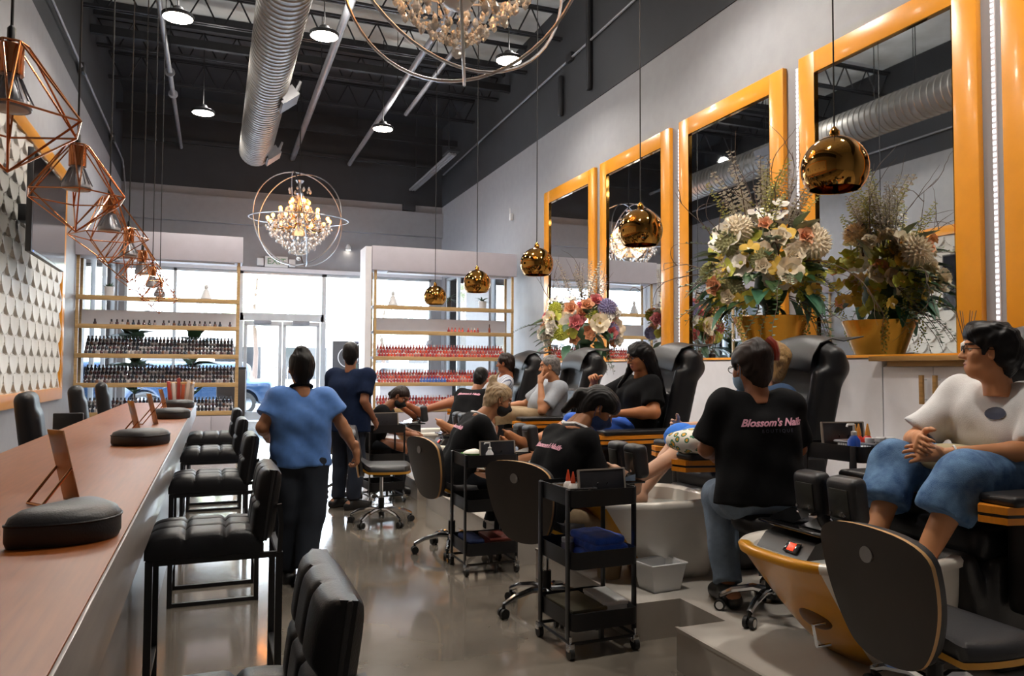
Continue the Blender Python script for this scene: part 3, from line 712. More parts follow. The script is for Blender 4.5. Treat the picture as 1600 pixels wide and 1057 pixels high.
# ------------------------------------------------------------------ bar stools
def cushion(b, w, d, h, nx, ny, N=36, amp=.016, M4=Matrix.Identity(4)):
    vs = []; 
    for i in range(N+1):
        for j in range(N+1):
            u, v = 2*i/N-1, 2*j/N-1
            e = (1-abs(u)**6)*(1-abs(v)**6); z = h*(.35+.65*max(e, 0)**.4)
            fu = abs(((u+1)/2*nx+.5) % 1-.5) if nx else .5; fv = abs(((v+1)/2*ny+.5) % 1-.5) if ny else .5
            if nx and abs(u) > .97: fu = .5
            if ny and abs(v) > .97: fv = .5
            z -= amp*(math.exp(-(fu/.07)**2)+math.exp(-(fv/.07)**2))*(1 if e > .3 else .4)
            k = 1-.03*(1-max(e, 0)); vs.append(M4 @ Vector((u*w/2*k, v*d/2*k, z)))
    n0 = len(vs); fs = []
    for i in range(N):
        for j in range(N): a = i*(N+1)+j; fs.append((a, a+N+1, a+N+2, a+1))
    edge = [i*(N+1) for i in range(N+1)]+[N*(N+1)+j for j in range(1, N+1)]+[i*(N+1)+N for i in range(N-1, -1, -1)]+[j for j in range(N-1, 0, -1)]
    m = len(edge); inv = M4.inverted()
    for e_ in edge: p = inv @ vs[e_]; vs.append(M4 @ Vector((p.x, p.y, 0)))
    for i in range(m): fs.append((edge[(i+1) % m], edge[i], n0+i, n0+(i+1) % m))
    fs.append(tuple(range(n0, n0+m))[::-1]); b.faces(vs, fs); return b
def bar_stool(lab, loc, rz):
    t = thing('bar_stool', lab, 'bar stool', loc, rz, 'black bar stools along the counter'); s = .022; t.scale = (1, 1, 1.03)
    cushion(B(), .46, .44, .1, 3, 3, M4=Matrix.Translation((-.02, 0, .655))).obj('seat', M['leather'], t)
    mb = Matrix.Translation((.2, 0, .70)) @ Matrix.Rotation(math.radians(8), 4, 'Y') @ Matrix.Translation((0, 0, .14)) @ Matrix.Rotation(-PI/2, 4, 'Y')
    bk = cushion(B(), .29, .44, .056, 2, 3, M4=mb); cushion(bk, .29, .44, .042, 0, 0, 16, 0, mb @ Matrix.Rotation(PI, 4, 'Y')); bk.obj('backrest', M['leather'], t)
    b = B(); b.tube([mb @ Vector((x*.136, y*.216, 0)) for x, y in ((-1, -1), (-1, 1), (1, 1), (1, -1))], .006, 6, closed=True); b.obj('seam', M['leather2'], t)
    for x in (-.225, .265):
        for y in (-.2, .2): B().box((x, y, .325), (s*1.25, s*1.25, .65)).obj('leg', M['black'], t)
    for y in (-.2, .2): B().box((.02, y, .642), (.5, s, s)).obj('seat_rail', M['black'], t); B().box((.02, y, .012), (.5, s, s)).obj('floor_rail', M['black'], t)
    for x in (-.225, .265): B().box((x, 0, .642), (s, .4, s)).obj('seat_rail', M['black'], t)
    for y in (-.2, .2): B().tube([(.265, y, .64), (.272, y, .76), (.262, y, .84)], s*.62, 4).obj('back_post', M['black'], t)
    for x in (-.225, .265): B().box((x, 0, .2), (s, .4, s)).obj('foot_rail', M['black'], t)
    return t
st = bar_stool('black tufted bar stool nearest the camera, cut by the bottom edge', (.0, 1.64, 0), .0)
for y, rz, l in ((3.55, 0, 'second'), (5.25, 0, 'third'), (6.9, .0, 'fourth'), (8.5, 0, 'fifth')):
    c = copy_tree(st); c.location = (0, y, 0); c.rotation_euler = (0, 0, rz); c['label'] = 'black tufted bar stool at the counter, %s from the camera' % l
# ------------------------------------------------------------------ things on the counter
def arm_pad(lab, loc, rz, src=None):
    if src is None:
        t = thing('hand_pad', lab, 'hand rest', loc, rz, 'black hand rests on the counter')
        def kid(k): 
            out = []
            for i in range(40):
                a = 2*PI*i/40; r = 1+.0*k; x = .135*math.cos(a)*r; y = .068*math.sin(a)+.035*math.cos(2*a)*1.0-.02; out.append((x, y))
            return out
        out = kid(0); vs = []; fs = []; lv = ((.96, .0), (1, .012), (1.0, .045), (.93, .062), (.72, .074), (.36, .079))
        for k, z in lv: vs += [(x*k, (y-.0)*k, z) for x, y in out]
        n = 40
        for q in range(len(lv)-1): fs += [(q*n+i, q*n+(i+1) % n, (q+1)*n+(i+1) % n, (q+1)*n+i) for i in range(n)]
        fs += [tuple(range(n-1, -1, -1)), tuple(range((len(lv)-1)*n, len(lv)*n))]
        B().faces(vs, fs).obj('cushion', M['leather2'], t, 60)
        B().tube([(x*1.0, y, .047) for x, y in out], .003, 6, closed=True).obj('piping', M['leather'], t)
    else: t = copy_tree(src); t.location = loc; t.rotation_euler = (0, 0, rz); t['label'] = lab
    return t
pd = arm_pad('black kidney shaped hand rest on the counter, nearest the camera', (-.31, 1.98, 1.051), 1.0)
for y, x, l in ((4.22, -.33, 'second from the camera'), (6.3, -.29, 'third from the camera'), (7.9, -.3, 'farthest of the row')): arm_pad('black kidney shaped hand rest on the counter, '+l, (x, y, 1.051), .25, pd)
def stand(lab, loc, rz, src=None):
    if src is None:
        t = thing('card_stand', lab, 'card stand', loc, rz, 'bronze card stands on the counter')
        R = Matrix.Rotation(math.radians(-14), 3, 'X')
        b = B(); b.box(R @ Vector((0, 0, .105)), (.085, .004, .21), .001, rot=R); b.obj('panel', mat('bronze_acrylic', 'b98f6c', .12, coat=.5), t)
        b = B(); b.box(R @ Vector((0, -.004, .12)), (.05, .002, .16), .0005, rot=R); b.obj('card', mat('peach_card', 'd8b494', .4), t)
        for s in (-1, 1): B().tube([R @ Vector((s*.04, 0, .1)), (s*.04, .1, .004)], .004, 6).obj('leg', M['copper'], t)
        B().tube([(-.04, .1, .004), (.04, .1, .004)], .004, 6).obj('crossbar', M['copper'], t)
    else: t = copy_tree(src); t.location = loc; t.rotation_euler = (0, 0, rz); t['label'] = lab
    return t
sd = stand('bronze card stand leaning on the counter, nearest the camera', (-.37, 2.5, 1.051), 2.2)
for y, l in ((4.5, 'second from the camera'), (5.7, 'third from the camera'), (6.9, 'farthest of the row')): stand('bronze card stand leaning on the counter, '+l, (-.36, y, 1.051), 2.0, sd)
# far end of the counter: a small rack of red packets and a box
t = thing('packet_rack', 'small rack of red and white packets at the far end of the counter', 'display rack', (-.34, 8.62, 1.051), .3); t.scale = (.8, .8, .8)
B().bb(-.14, .14, -.07, .07, 0, .06, .004).obj('tray', M['black'], t)
for i, (c, h) in enumerate((('a8443a', .26), ('d8d4d0', .24), ('9c3c34', .3), ('b0583c', .22), ('d0c0b4', .27))):
    B().box((-.11+.055*i, .01*(i % 2), .06+h/2-.02), (.042, .03, h), .006, rot=Matrix.Rotation(.12*(i-2)*.5, 3, 'Y')).obj('packet', mat('packet_%d' % i, c, .4), t)
t = thing('paper_box', 'pale cardboard box at the far end of the counter', 'box', (-.33, 9.0, 1.051), -.1); B().bb(-.12, .12, -.09, .09, 0, .2, .003).obj('carton', mat('carton', '9c8f84', .6), t); B().bb(-.125, .125, -.095, .095, .2, .225, .003).obj('lid', M['tan'], t)
# ------------------------------------------------------------------ black chairs behind the counter
def tech_armchair(lab, loc, rz):
    t = thing('salon_armchair', lab, 'chair', loc, rz, 'black armchairs behind the counter')
    S = SDF((-.4, -.4, .3), (.45, .4, 1.32), .018)
    S.rbox((-.24, 0, .9), (.075, .25, .33), .07, .03, R=rotY(-.12)); S.rbox((-.2, 0, .86), (.06, .2, .22), .05, .04, R=rotY(-.12)); sdf_obj('backrest', S, M['leather'], t)
    S = SDF((-.4, -.4, .35), (.45, .4, .6), .018); S.rbox((.03, 0, .49), (.28, .26, .07), .05); sdf_obj('seat', S, M['leather'], t)
    for s in (-1, 1):
        B().tube([(-.2, s*.28, .5), (-.2, s*.3, .66), (-.1, s*.3, .7), (.18, s*.3, .7), (.2, s*.28, .5)], .022, 8).obj('armrest', M['leather'], t)
    star_base(t, .42); return t
def star_base(t, seat_z, R=.27, cast=M['rubber'], ring=None, ph=.3):
    B().cyl((0, 0, .09), (0, 0, .24), .028, n=14).obj('gas_sleeve', M['black'], t); B().cyl((0, 0, .24), (0, 0, seat_z), .016, n=12).obj('gas_column', M['chrome'], t)
    for i in range(5):
        a = ph+2*PI*i/5; c, s = math.cos(a), math.sin(a)
        leg = B().tube([(c*.0, s*.0, .125), (c*R*.35, s*R*.35, .135), (c*R*.75, s*R*.75, .11), (c*R, s*R, .075)], .021, 8, taper=.015).obj('base_leg', M['chrome'], t)
        w = Vector((-s, c, 0)); p = Vector((c*R, s*R, .029))
        b = B()
        for q in (-1, 1): b.cyl(p+w*.007*q, p+w*.026*q, .028, n=14)
        b.cyl(p+w*.02, p-w*.02, .012, n=8); b.cyl(p+Vector((0, 0, .02)), p+Vector((0, 0, .05)), .009, n=8); b.obj('caster', cast, leg)
        if ring:
            b = B()
            for q in (-1, 1): b.cyl(p+w*.0262*q, p+w*.0275*q, .019, n=14)
            b.obj('caster_hub', ring, leg)
bc = tech_armchair('black high backed chair behind the counter, nearest the camera', (-1.16, 7.35, 0), .1)
for y, l in ((9.75, 'middle of the three'), (11.8, 'farthest of the three')): c = copy_tree(bc); c.location = (-1.16, y, 0); c['label'] = 'black high backed chair behind the counter, '+l
t = thing('desk_monitor', 'black flat screen standing behind the counter by the first chair', 'monitor', (-1.0, 6.5, 0), .0)
B().box((0, 0, 1.0), (.2, .03, .18), .006, rot=Matrix.Rotation(-.1, 3, 'Z')).obj('screen_case', M['blackp'], t); B().cyl((0, 0, .02), (0, 0, .9), .02).obj('post', M['black'], t); B().lathe([(.1, 0), (.1, .02), (.03, .03)], 20).obj('foot', M['black'], t)
# ------------------------------------------------------------------ pedicure chairs
SEATX = 3.3; TF = .87
def pedi_chair(lab, y, src=None):
    if src is not None:
        t = copy_tree(src); t.location = (SEATX, y, PZ); t['label'] = lab; return t
    t = thing('pedicure_chair', lab, 'chair', (SEATX, y, PZ), PI, 'black pedicure chairs along the mirrors'); t.scale = (1, 1, .95)
    S = SDF((-.85, -.42, .4), (.1, .42, 1.62), .018); a = -.24; Rm = rotY(a)
    def bp(u, v, w): # along the reclined back: u out of the back, v across, w up
        p = Rm @ np.array([u, 0, w]); return (p[0]-.24, v, p[2]+.5)
    S.rbox(bp(-.06, 0, .44), (.09, .27, .48), .06, .02, R=Rm)
    S.rbox(bp(.02, 0, .3), (.06, .2, .3), .05, .03, R=Rm)
    for s in (-1, 1):
        S.rbox(bp(0, s*.27, .4), (.11, .055, .42), .05, .03, R=Rm); S.cone(bp(-.03, s*.27, .82), bp(-.02, s*.27, .92), .085, .075, .04)
    S.cone(bp(-.01, -.16, .94), bp(-.01, .16, .94), .11, k=.05); S.cone(bp(-.08, -.22, .86), bp(-.08, .22, .86), .10, k=.05)
    sdf_obj('backrest', S, M['leather'], t)
    # leather cover folded over the head end, corners pointing back
    n = 10; vs = []; fs = []
    prof = [(.13, .80), (.125, .92), (.085, 1.02), (.0, 1.075), (-.1, 1.085), (-.19, 1.10)]
    for sgn in (0, .007):
        for i, (u, w) in enumerate(prof):
            for j in range(n+1):
                v = (j/n-.5)*.5*(1.0 if i < 5 else 1.08); cv = (abs(j/n-.5)*2)**2
                p = bp(u+(sgn*.7 if i < 3 else 0)-(.05*cv if i == 5 else 0), v, w-.035*cv*(i < 5)+.02*cv*(i == 5)+sgn); vs.append(p)
    m = len(prof)*(n+1)
    for i in range(len(prof)-1):
        for j in range(n):
            q = i*(n+1)+j; fs += [(q, q+1, q+n+2, q+n+1), (m+q, m+q+n+1, m+q+n+2, m+q+1)]
    for i in range(len(prof)-1):
        for j in (0, n): q = i*(n+1)+j; fs.append((q, q+n+1, m+q+n+1, m+q))
    for j in range(n): q = (len(prof)-1)*(n+1)+j; fs.append((q, q+1, m+q+1, m+q)); fs.append((j, j+1, m+j+1, m+j))
    B().faces(vs, fs).obj('headrest_cover', M['leather'], t, 50)
    S = SDF((-.4, -.35, .0), (.5, .35, .75), .02); S.rbox((.06, 0, .55), (.34, .27, .075), .05, .02); sdf_obj('seat', S, M['leather'], t)
    S = SDF((-.45, -.36, -.02), (.55, .36, .55), .02); S.rbox((.0, 0, .25), (.34, .29, .25), .04, .02); S.rbox((.36, 0, .3), (.05, .25, .22), .04, .03, R=rotY(.35)); sdf_obj('base', S, M['leather2'], t)
    for s in (-1, 1):
        B().box((.02, s*.36, .5), (.62, .1, .44), .03).obj('armrest', M['leather'], t)
        poly = [(-.32, .29), (-.32, .45), (.3, .47), (.47, .43), (.5, .33), (.42, .28)]; poly = [(x, s*yy) for x, yy in poly]
        w = B().prism(poly, 2, .715, .745).obj('tray_edge', mat('orange_wood', 'd9851f', .35, var=.12, scale=5, stretch=(1, 10, 1)), t)
        B().prism([(x*.99, yy) for x, yy in poly], 2, .703, .714).obj('tray_line', M['black'], w); B().prism(poly, 2, .675, .702).obj('tray_edge_lower', MATS['orange_wood'], w)
        S = SDF((-.4, min(s*.26, s*.5)-.02, .7), (.56, max(s*.26, s*.5)+.02, .82), .012); S.rbox((.05, s*.37, .765), (.40, .085, .024), .02); sdf_obj('arm_pad', S, M['leather'], t)
    return t
CHY = [2.5, 4.2, 5.8, 7.55, 9.2]
pc = pedi_chair('black pedicure chair seating the man in the white shirt', CHY[0])
for y, l in zip(CHY[1:], ('black pedicure chair with high back behind the woman in the printed black shirt', 'black pedicure chair seating the woman with long black hair', 'black pedicure chair seating the man in the grey shirt', 'farthest black pedicure chair, seating the person in pinstripes')): pedi_chair(l, y, pc)
ch1_ = [o for o in COL.objects if o.name == 'pedicure_chair.001'][0]
for q in ch1_.children:      # the near tray of this chair is swung forward
    if q.name.startswith(('tray_edge', 'arm_pad')):
        xs = [v.co.y for v in q.data.vertices]
        if sum(xs)/len(xs) > 0: q.location.x += .30
# ------------------------------------------------------------------ pedicure tubs
def pedi_tub(lab, y, src=None):
    if src is not None:
        t = copy_tree(src); t.location = (SEATX, y, PZ); t['label'] = lab; return t
    t = thing('pedicure_tub', lab, 'foot bath', (SEATX, y, PZ), PI, 'pearl and gold pedicure tubs')
    n = 48; H = .45
    def ring(z, ins=0., zz=None):
        f = min(1, z/H); xf = TF+.4*f**.85-ins; xb = .44+ins; w = .24+.13*f**.7-ins; out = []
        for i in range(n):
            a = 2*PI*i/n; c, s = math.cos(a), math.sin(a); e = .62
            x = (xf+xb)/2+(xf-xb)/2*abs(c)**e*(1 if c >= 0 else -1); yy = w*abs(s)**.62*(1 if s >= 0 else -1)
            if c > 0: yy *= 1-.16*c
            out.append((x, yy, z if zz is None else zz))
        return out
    rings = [ring(H*k/9) for k in range(10)]
    b = B(); vs = sum(rings, []); fs = []
    for k in range(9): fs += [(k*n+i, k*n+(i+1) % n, (k+1)*n+(i+1) % n, (k+1)*n+i) for i in range(n)]
    fs.append(tuple(range(n-1, -1, -1)))
    b.faces(vs, fs); b.bm.faces.ensure_lookup_table()
    for q, f in enumerate(b.bm.faces):
        i = q % n; f.material_index = 1 if q < 9*n and (i < 5 or i >= n-5) else 0
    b.obj('tub_shell', [M['tub'], M['goldp']], t, 60)
    rr = [ring(H-.01, -.012, H-.012), ring(H, -.012, H+.012), ring(H, .0, H+.026), ring(H, .03, H+.024), ring(H, .05, H+.01)]
    vs = sum(rr, []); fs = []
    for k in range(4): fs += [(k*n+i, k*n+(i+1) % n, (k+1)*n+(i+1) % n, (k+1)*n+i) for i in range(n)]
    b = B(); b.faces(vs, fs); b.bm.faces.ensure_lookup_table()
    for q, f in enumerate(b.bm.faces): i = q % n; f.material_index = 1 if (i < 5 or i >= n-5) else 0
    b.obj('rim', [M['tub'], M['goldp']], t, 60)
    rr = [ring(H, .05, H+.01), ring(.33, .06), ring(.2, .09)]; vs = sum(rr, []); fs = []
    for k in range(2): fs += [(k*n+i, k*n+(i+1) % n, (k+1)*n+(i+1) % n, (k+1)*n+i) for i in range(n)]
    fs.append(tuple(range(2*n, 3*n))); B().faces(vs, fs).obj('basin', M['tub'], t, 60)
    B().faces(ring(.385, .056), [tuple(range(n))]).obj('water', mat('tub_water', 'cfe0e2', .05, trans=.7), t)
    for yy, zz in ((.14, .36), (-.16, .4)):
        c = Vector((TF+.4*(zz/H)**.85+.012-.06*abs(yy)/.15, yy, zz)); d = Vector((1, yy*1.4, -.6)).normalized()
        b = B(); b.cyl(c, c+d*.014, .034, n=20); b.cyl(c+d*.014, c+d*.02, .022, n=16); b.obj('jet_knob', M['chrome'], t)
    zz = .2; c = Vector((TF+.4*(zz/H)**.85-.01, .05, zz)); b = B(); b.mx = Matrix.Translation(c) @ Matrix.Rotation(.75, 4, 'Y'); b.ball((0, 0, 0), (.035, .085, .055), 20, 10); b.obj('hand_hole', mat('brown_recess', '6b4414', .4), t)
    c += Vector((.02, .07, .0)); B().tube([c, c+Vector((.06, 0, .0)), c+Vector((.04, 0, -.09)), c+Vector((-.03, 0, -.09))], .007, 8).obj('drain_handle', M['chrome'], t)
    # control head on the front of the rim
    b = B(); b.prism([(.97, H+.015), (1.2, H+.015), (1.15, H+.075), (1.06, H+.105), (.97, H+.105)], 1, -.15, .15); cb = b.obj('control_box', M['blackp'], t)
    n_ = Vector((1.0, 0, .83)).normalized(); up = Vector((-.83, 0, 1)).normalized(); c = Vector((1.177, .05, H+.046))
    rm = Matrix((Vector((0, 1, 0)), up, n_)).transposed()
    B().box(c+n_*.004, (.08, .05, .008), .004, rot=rm).obj('display', M['screen'], cb)
    B().box(c+n_*.009, (.036, .034, .004), .001, rot=rm).obj('lit_digit', mat('lit_red', '601010', .3, emit='ff3a18', estr=1.2), cb)
    B().box((1.04, 0, H+.118), (.24, .38, .014), .005).obj('glass_shelf', mat('black_glass', '0a0a0c', .05, coat=.8), t)
    for s in (-1, 1):
        S = SDF((.78, s*.1-.11, H+.1), (1.06, s*.1+.11, H+.36), .01); S.rbox((.93, s*.1, H+.235), (.045, .083, .1), .03, R=rotY(.12)); fp = sdf_obj('foot_pad', S, M['leather2'], t)
        B().box((.976, s*.1, H+.225), (.008, .1, .12), .002, rot=Matrix.Rotation(.12, 3, 'Y')).obj('back_plate', mat('pad_plate', '3a3a36', .3, .3), fp)
        for q in (-1, 1):
            for z in (-.045, .045): B().cyl((.979-.12*z+.12*0, s*.1+q*.038, H+.225+z), (.985-.12*z, s*.1+q*.038, H+.225+z), .007, n=10).obj('screw', M['chrome'], fp)
        b = B(); b.prism([(.98, H+.165), (1.02, H+.158), (1.11, H+.13), (.98, H+.127)], 1, s*.1-.075, s*.1+.075); b.obj('chrome_hinge', M['chrome'], t)
    return t
TUBY = [2.62, 4.15, 5.8, 7.55, 9.2]
tb = pedi_tub('pearl and gold pedicure tub nearest the camera, with a red lit display', TUBY[0]); tb.location.x += .12
for y, l in zip(TUBY[1:], ('pearl and gold pedicure tub behind the nearest black trolley', 'pearl and gold pedicure tub hidden by the technicians, in the middle', 'pearl and gold pedicure tub beside the empty rolling chair', 'farthest pearl and gold pedicure tub, by the masked technician')): pedi_tub(l, y, tb)
# ------------------------------------------------------------------ rolling trolleys
def tray(b, w, d, h, z, r=.03, th=.004):
    def outline(ins, z):
        o = []; 
        for cx, cy, a0 in ((1, 1, 0), (-1, 1, 1), (-1, -1, 2), (1, -1, 3)):
            for k in range(4):
                a = (a0+k/3)*PI/2; o.append((cx*(w/2-r)+(r-ins)*math.cos(a), cy*(d/2-r)+(r-ins)*math.sin(a), z))
        return o
    rr = [outline(0, z), outline(0, z+h), outline(th, z+h), outline(th, z+.006)]; n = 16; vs = sum(rr, []); fs = []
    for k in range(3): fs += [(k*n+i, k*n+(i+1) % n, (k+1)*n+(i+1) % n, (k+1)*n+i) for i in range(n)]
    fs += [tuple(range(n-1, -1, -1)), tuple(range(3*n, 4*n))]; return b.faces(vs, fs)
def trolley(lab, loc, rz, src=None):
    if src is not None:
        t = copy_tree(src); t.location = loc; t.rotation_euler = (0, 0, rz); t['label'] = lab; return t
    t = thing('rolling_trolley', lab, 'trolley', loc, rz, 'black three tier trolleys'); w, d = .37, .42
    for z in (.14, .44, .745): tray(B(), w, d, .085, z).obj('tray', M['black'], t)
    for x in (-1, 1):
        for y in (-1, 1):
            B().box((x*(w/2+.006), y*(d/2-.05), .46), (.012, .035, .74), .003).obj('post', M['black'], t)
            b = B(); c = Vector((x*(w/2-.0), y*(d/2-.03), .03))
            b.cyl(c+Vector((-.012, 0, 0)), c+Vector((.012, 0, 0)), .029, n=14); o = b.obj('caster', M['rubber'], t); b = B(); b.box(c+Vector((0, 0, .03)), (.036, .03, .04), .004); b.cyl(c+Vector((0, 0, .04)), c+Vector((0, 0, .08)), .007, n=8); b.obj('fork', M['chrome'], o)
    b = B(); b.tube([(-w/2, -d/2+.03, .075), (w/2, -d/2+.03, .075), (w/2, d/2-.03, .075), (-w/2, d/2-.03, .075)], .009, 8, closed=True); b.obj('base_frame', M['black'], t)
    for y in (-1, 1): B().box((0, y*(d/2-.05), .11), (.02, .02, .07)).obj('strut', M['black'], t)
    return t
TR = [(1.84, 3.66, 0), (1.83, 5.28, 0), (1.72, 8.32, 0), (3.32, 3.32, PZ)]
t1 = trolley('black three tier trolley with folded blue towel, nearest the camera', TR[0], .03)
trolley('black three tier trolley with a green bowl, second from the camera', TR[1], .0, t1)
trolley('black three tier trolley behind the empty rolling chair, farthest', TR[2], .1, t1)
trolley('black trolley on the platform beside the man in white', TR[3], .1, t1)
# ------------------------------------------------------------------ technician chairs
def shell_panel(outline, th, fn, rings=5):
    """outline (u,v) list; fn maps (u,v,h) to a point; edge faces get material 1"""
    n = len(outline); cu = sum(p[0] for p in outline)/n; cv = sum(p[1] for p in outline)/n; vs = []; b = B()
    for h in (0, th):
        vs.append(fn(cu, cv, h))
        for r in range(1, rings+1):
            f = r/rings; vs += [fn(cu+(u-cu)*f, cv+(v-cv)*f, h) for u, v in outline]
    m = 1+rings*n; fs = []; 
    for o in (0, m):
        fs += [(o, o+1+i, o+1+(i+1) % n) for i in range(n)]
        for r in range(rings-1): fs += [(o+1+r*n+i, o+1+(r+1)*n+i, o+1+(r+1)*n+(i+1) % n, o+1+r*n+(i+1) % n) for i in range(n)]
    k = len(fs); e = 1+(rings-1)*n
    b.faces(vs, fs); b.mi = 1; b.bm.verts.ensure_lookup_table()
    V = b.bm.verts
    for i in range(n):
        f = b.bm.faces.new([V[e+i], V[e+(i+1) % n], V[m+e+(i+1) % n], V[m+e+i]]); f.material_index = 1
    b.mi = 0; return b
def smooth_poly(P, it=3):
    for _ in range(it):
        Q = []
        for i in range(len(P)):
            a, c = P[i], P[(i+1) % len(P)]; Q += [(a[0]*.75+c[0]*.25, a[1]*.75+c[1]*.25), (a[0]*.25+c[0]*.75, a[1]*.25+c[1]*.75)]
        P = Q
    return P
def tech_chair(lab, loc, rz, src=None, dz=0.):
    """seat faces local +x"""
    if src is not None:
        t = copy_tree(src); t.location = loc; t.rotation_euler = (0, 0, rz); t['label'] = lab; return t
    t = thing('technician_chair', lab, 'chair', loc, rz, 'black rolling technician chairs with tan edges'); Z = .49
    back = smooth_poly([(-.24, .38), (.24, .38), (.255, .18), (.2, .0), (.12, -.1), (-.12, -.1), (-.2, .0), (-.255, .18)], 3)
    def fb(u, v, h): return (-.235-.09*max(v, -.1)/.44+.35*u*u+h+.0, u, .53+v)
    shell_panel(back, .016, fb).obj('back_shell', [M['shell'], M['tan']], t, 50)
    def fp(u, v, h): return fb(u*.97, v*.97+.006, .016+h*(1-.3*((abs(u)/.25)**4)))
    shell_panel(back, .045, fp).obj('back_pad', [M['leather2'], M['leather2']], t, 80)
    c = Vector(fb(0, .28, 0)); B().cyl(c+Vector((.002, 0, 0)), c-Vector((.006, 0, 0)), .028, n=22).obj('back_button', mat('grey_button', '8a8785', .4, .3), t)
    seat = smooth_poly([(-.2, -.18), (-.2, .18), (-.05, .25), (.2, .25), (.27, .14), (.27, -.14), (.2, -.25), (-.05, -.25)], 3)
    def fs_(u, v, h): return (u, v, Z-.012+h+(.06*max(0, -u-.12)/.1 if u < -.12 else 0))
    shell_panel(seat, .022, fs_).obj('seat_shell', [M['shell'], M['gtrim']], t, 50)
    def fq(u, v, h): return fs_(u*.98, v*.98, .02+h*(1-.35*(max(abs(u)/.27, abs(v)/.25)**5)))
    shell_panel(seat, .06, fq).obj('seat_pad', [M['leather2'], M['leather2']], t, 80)
    B().tube([(-.12, 0, Z-.015), (-.17, 0, Z-.01), (-.19, 0, Z+.02), (-.198, 0, Z+.05)], .018, 8).obj('back_bracket', M['shell'], t)
    B().box((0, 0, Z-.035), (.16, .16, .04), .01).obj('mechanism', M['black'], t); star_base(t, Z-.04, .29); return t
tcA = tech_chair('black rolling chair with tan edge behind the nearest trolley', (1.86, 4.22, 0), .47)
tech_chair('black rolling chair with tan edge under the blonde technician', (1.76, 5.84, 0), .24, tcA)
tech_chair('empty black rolling chair with chrome star base by the far trolley', (1.46, 7.1, 0), -.2, tcA)
c = tech_chair('black rolling chair with tan edge in the lower right corner', (2.39, 2.03, PZ), -.04, tcA)
for q in c.children:
    if q.name.startswith('gas_column'): q.scale = (1, 1, .5); q.location.z = .06
    elif not q.name.startswith(('gas', 'base')): q.location.z -= .21
tech_chair('black rolling chair with tan edge under the masked technician by the far shelf', (1.5, 8.95, 0), .3, tcA)
t = thing('saddle_stool', 'round black backless stool on chrome wheels under the woman in the printed shirt', 'stool', (2.62, 3.16, PZ), 0)
B().lathe([(.03, .42), (.17, .425), (.19, .45), (.192, .49), (.17, .515), (.1, .522), (.0, .52)], 30).obj('seat', M['leather'], t, 60)
star_base(t, .42, .25, M['rubber'], M['wplast'], 1.1)

def saddle_copy(lab, loc):
    c = copy_tree(t); c.location = loc; c['label'] = lab; return c
saddle_copy('round black backless stool on the platform under the technician leaning by the far chair', (2.55, 8.35, PZ))
# ------------------------------------------------------------------ people
def nrm(v): v = np.array(v, float); return v/(np.linalg.norm(v)+1e-12)
def skin_mats(tone, lip='a8605a', brow='2a2220'):
    return [mat('skin_'+tone, tone, .5, var=.06, scale=9, spec=.4), mat('lips_'+lip, lip, .45, var=.03), mat('brow_'+brow, brow, .7, var=.05), mat('eye_white', 'e6e2dc', .25, var=.02), mat('eye_iris', '2a1a12', .2, var=.05)]
def head_frame(look, up=(0, 0, 1)):
    x = nrm(look); y = nrm(np.cross(up, x)); z = np.cross(x, y); return np.stack([x, y, z], 1)
def head_piece(c, R, s=1., male=False):
    """a face built in head space, then turned and moved"""
    S = SDF((-.13, -.11, -.2), (.14, .11, .14), .0045)
    S.ell((-.012, 0, .032), (.096, .076, .084)).ell((.02, 0, -.035), (.068, .06, .08), .03).ell((.045, 0, -.085), (.035, .034, .03), .03)
    if male: S.ell((.02, 0, -.075), (.062, .058, .04), .03)
    for q in (-1, 1):
        S.ell((.05, q*.038, -.022), (.03, .026, .026), .02)
        S.ell((.083, q*.032, .012), (.02, .02, .014), .016, '-')
        S.ell((.066, q*.031, .01), (.017, .017, .012), .004)
        S.ell((-.004, q*.076, -.005), (.018, .009, .032), .006, R=rotZ(q*.35)); S.ell((.002, q*.083, -.003), (.008, .006, .018), .006, '-')
    S.ell((.075, 0, .036), (.018, .045, .012), .02)
    S.cone((.083, 0, .015), (.105, 0, -.022), .008, .013, .014)
    for q in (-1, 1): S.ell((.094, q*.013, -.027), (.011, .008, .008), .008)
    S.ell((.083, 0, -.056), (.014, .024, .007), .006).ell((.08, 0, -.069), (.014, .021, .008), .006); S.ell((.1, 0, -.062), (.02, .024, .0022), .004, '-')
    S.cone((-.025, 0, -.06), (-.04, 0, -.19), .052, .056, .03)
    V, Fq = S.verts(); V = relax(V, Fq, 1); cen = V[Fq].mean(1)
    m = np.zeros(len(Fq), int); x, y, z = cen.T; ay = np.abs(y)
    eye = ((x-.066)/.019)**2+((ay-.031)/.0165)**2+((z-.01)/.0085)**2 < 1.1; m[eye & (x > .072)] = 3
    m[(np.hypot(ay-.031, z-.01) < .0062) & (x > .072)] = 4
    m[(z > .024+.006*(1-((ay-.034)/.02)**2)) & (z < .037-.1*(ay-.034)**2*10) & (ay > .014) & (ay < .053) & (x > .06)] = 2
    m[(((ay/.024)**2+((z+.062)/.0125)**2) < 1) & (x > .074)] = 1
    V = (V*s) @ R.T+np.array(c); return V, Fq, m
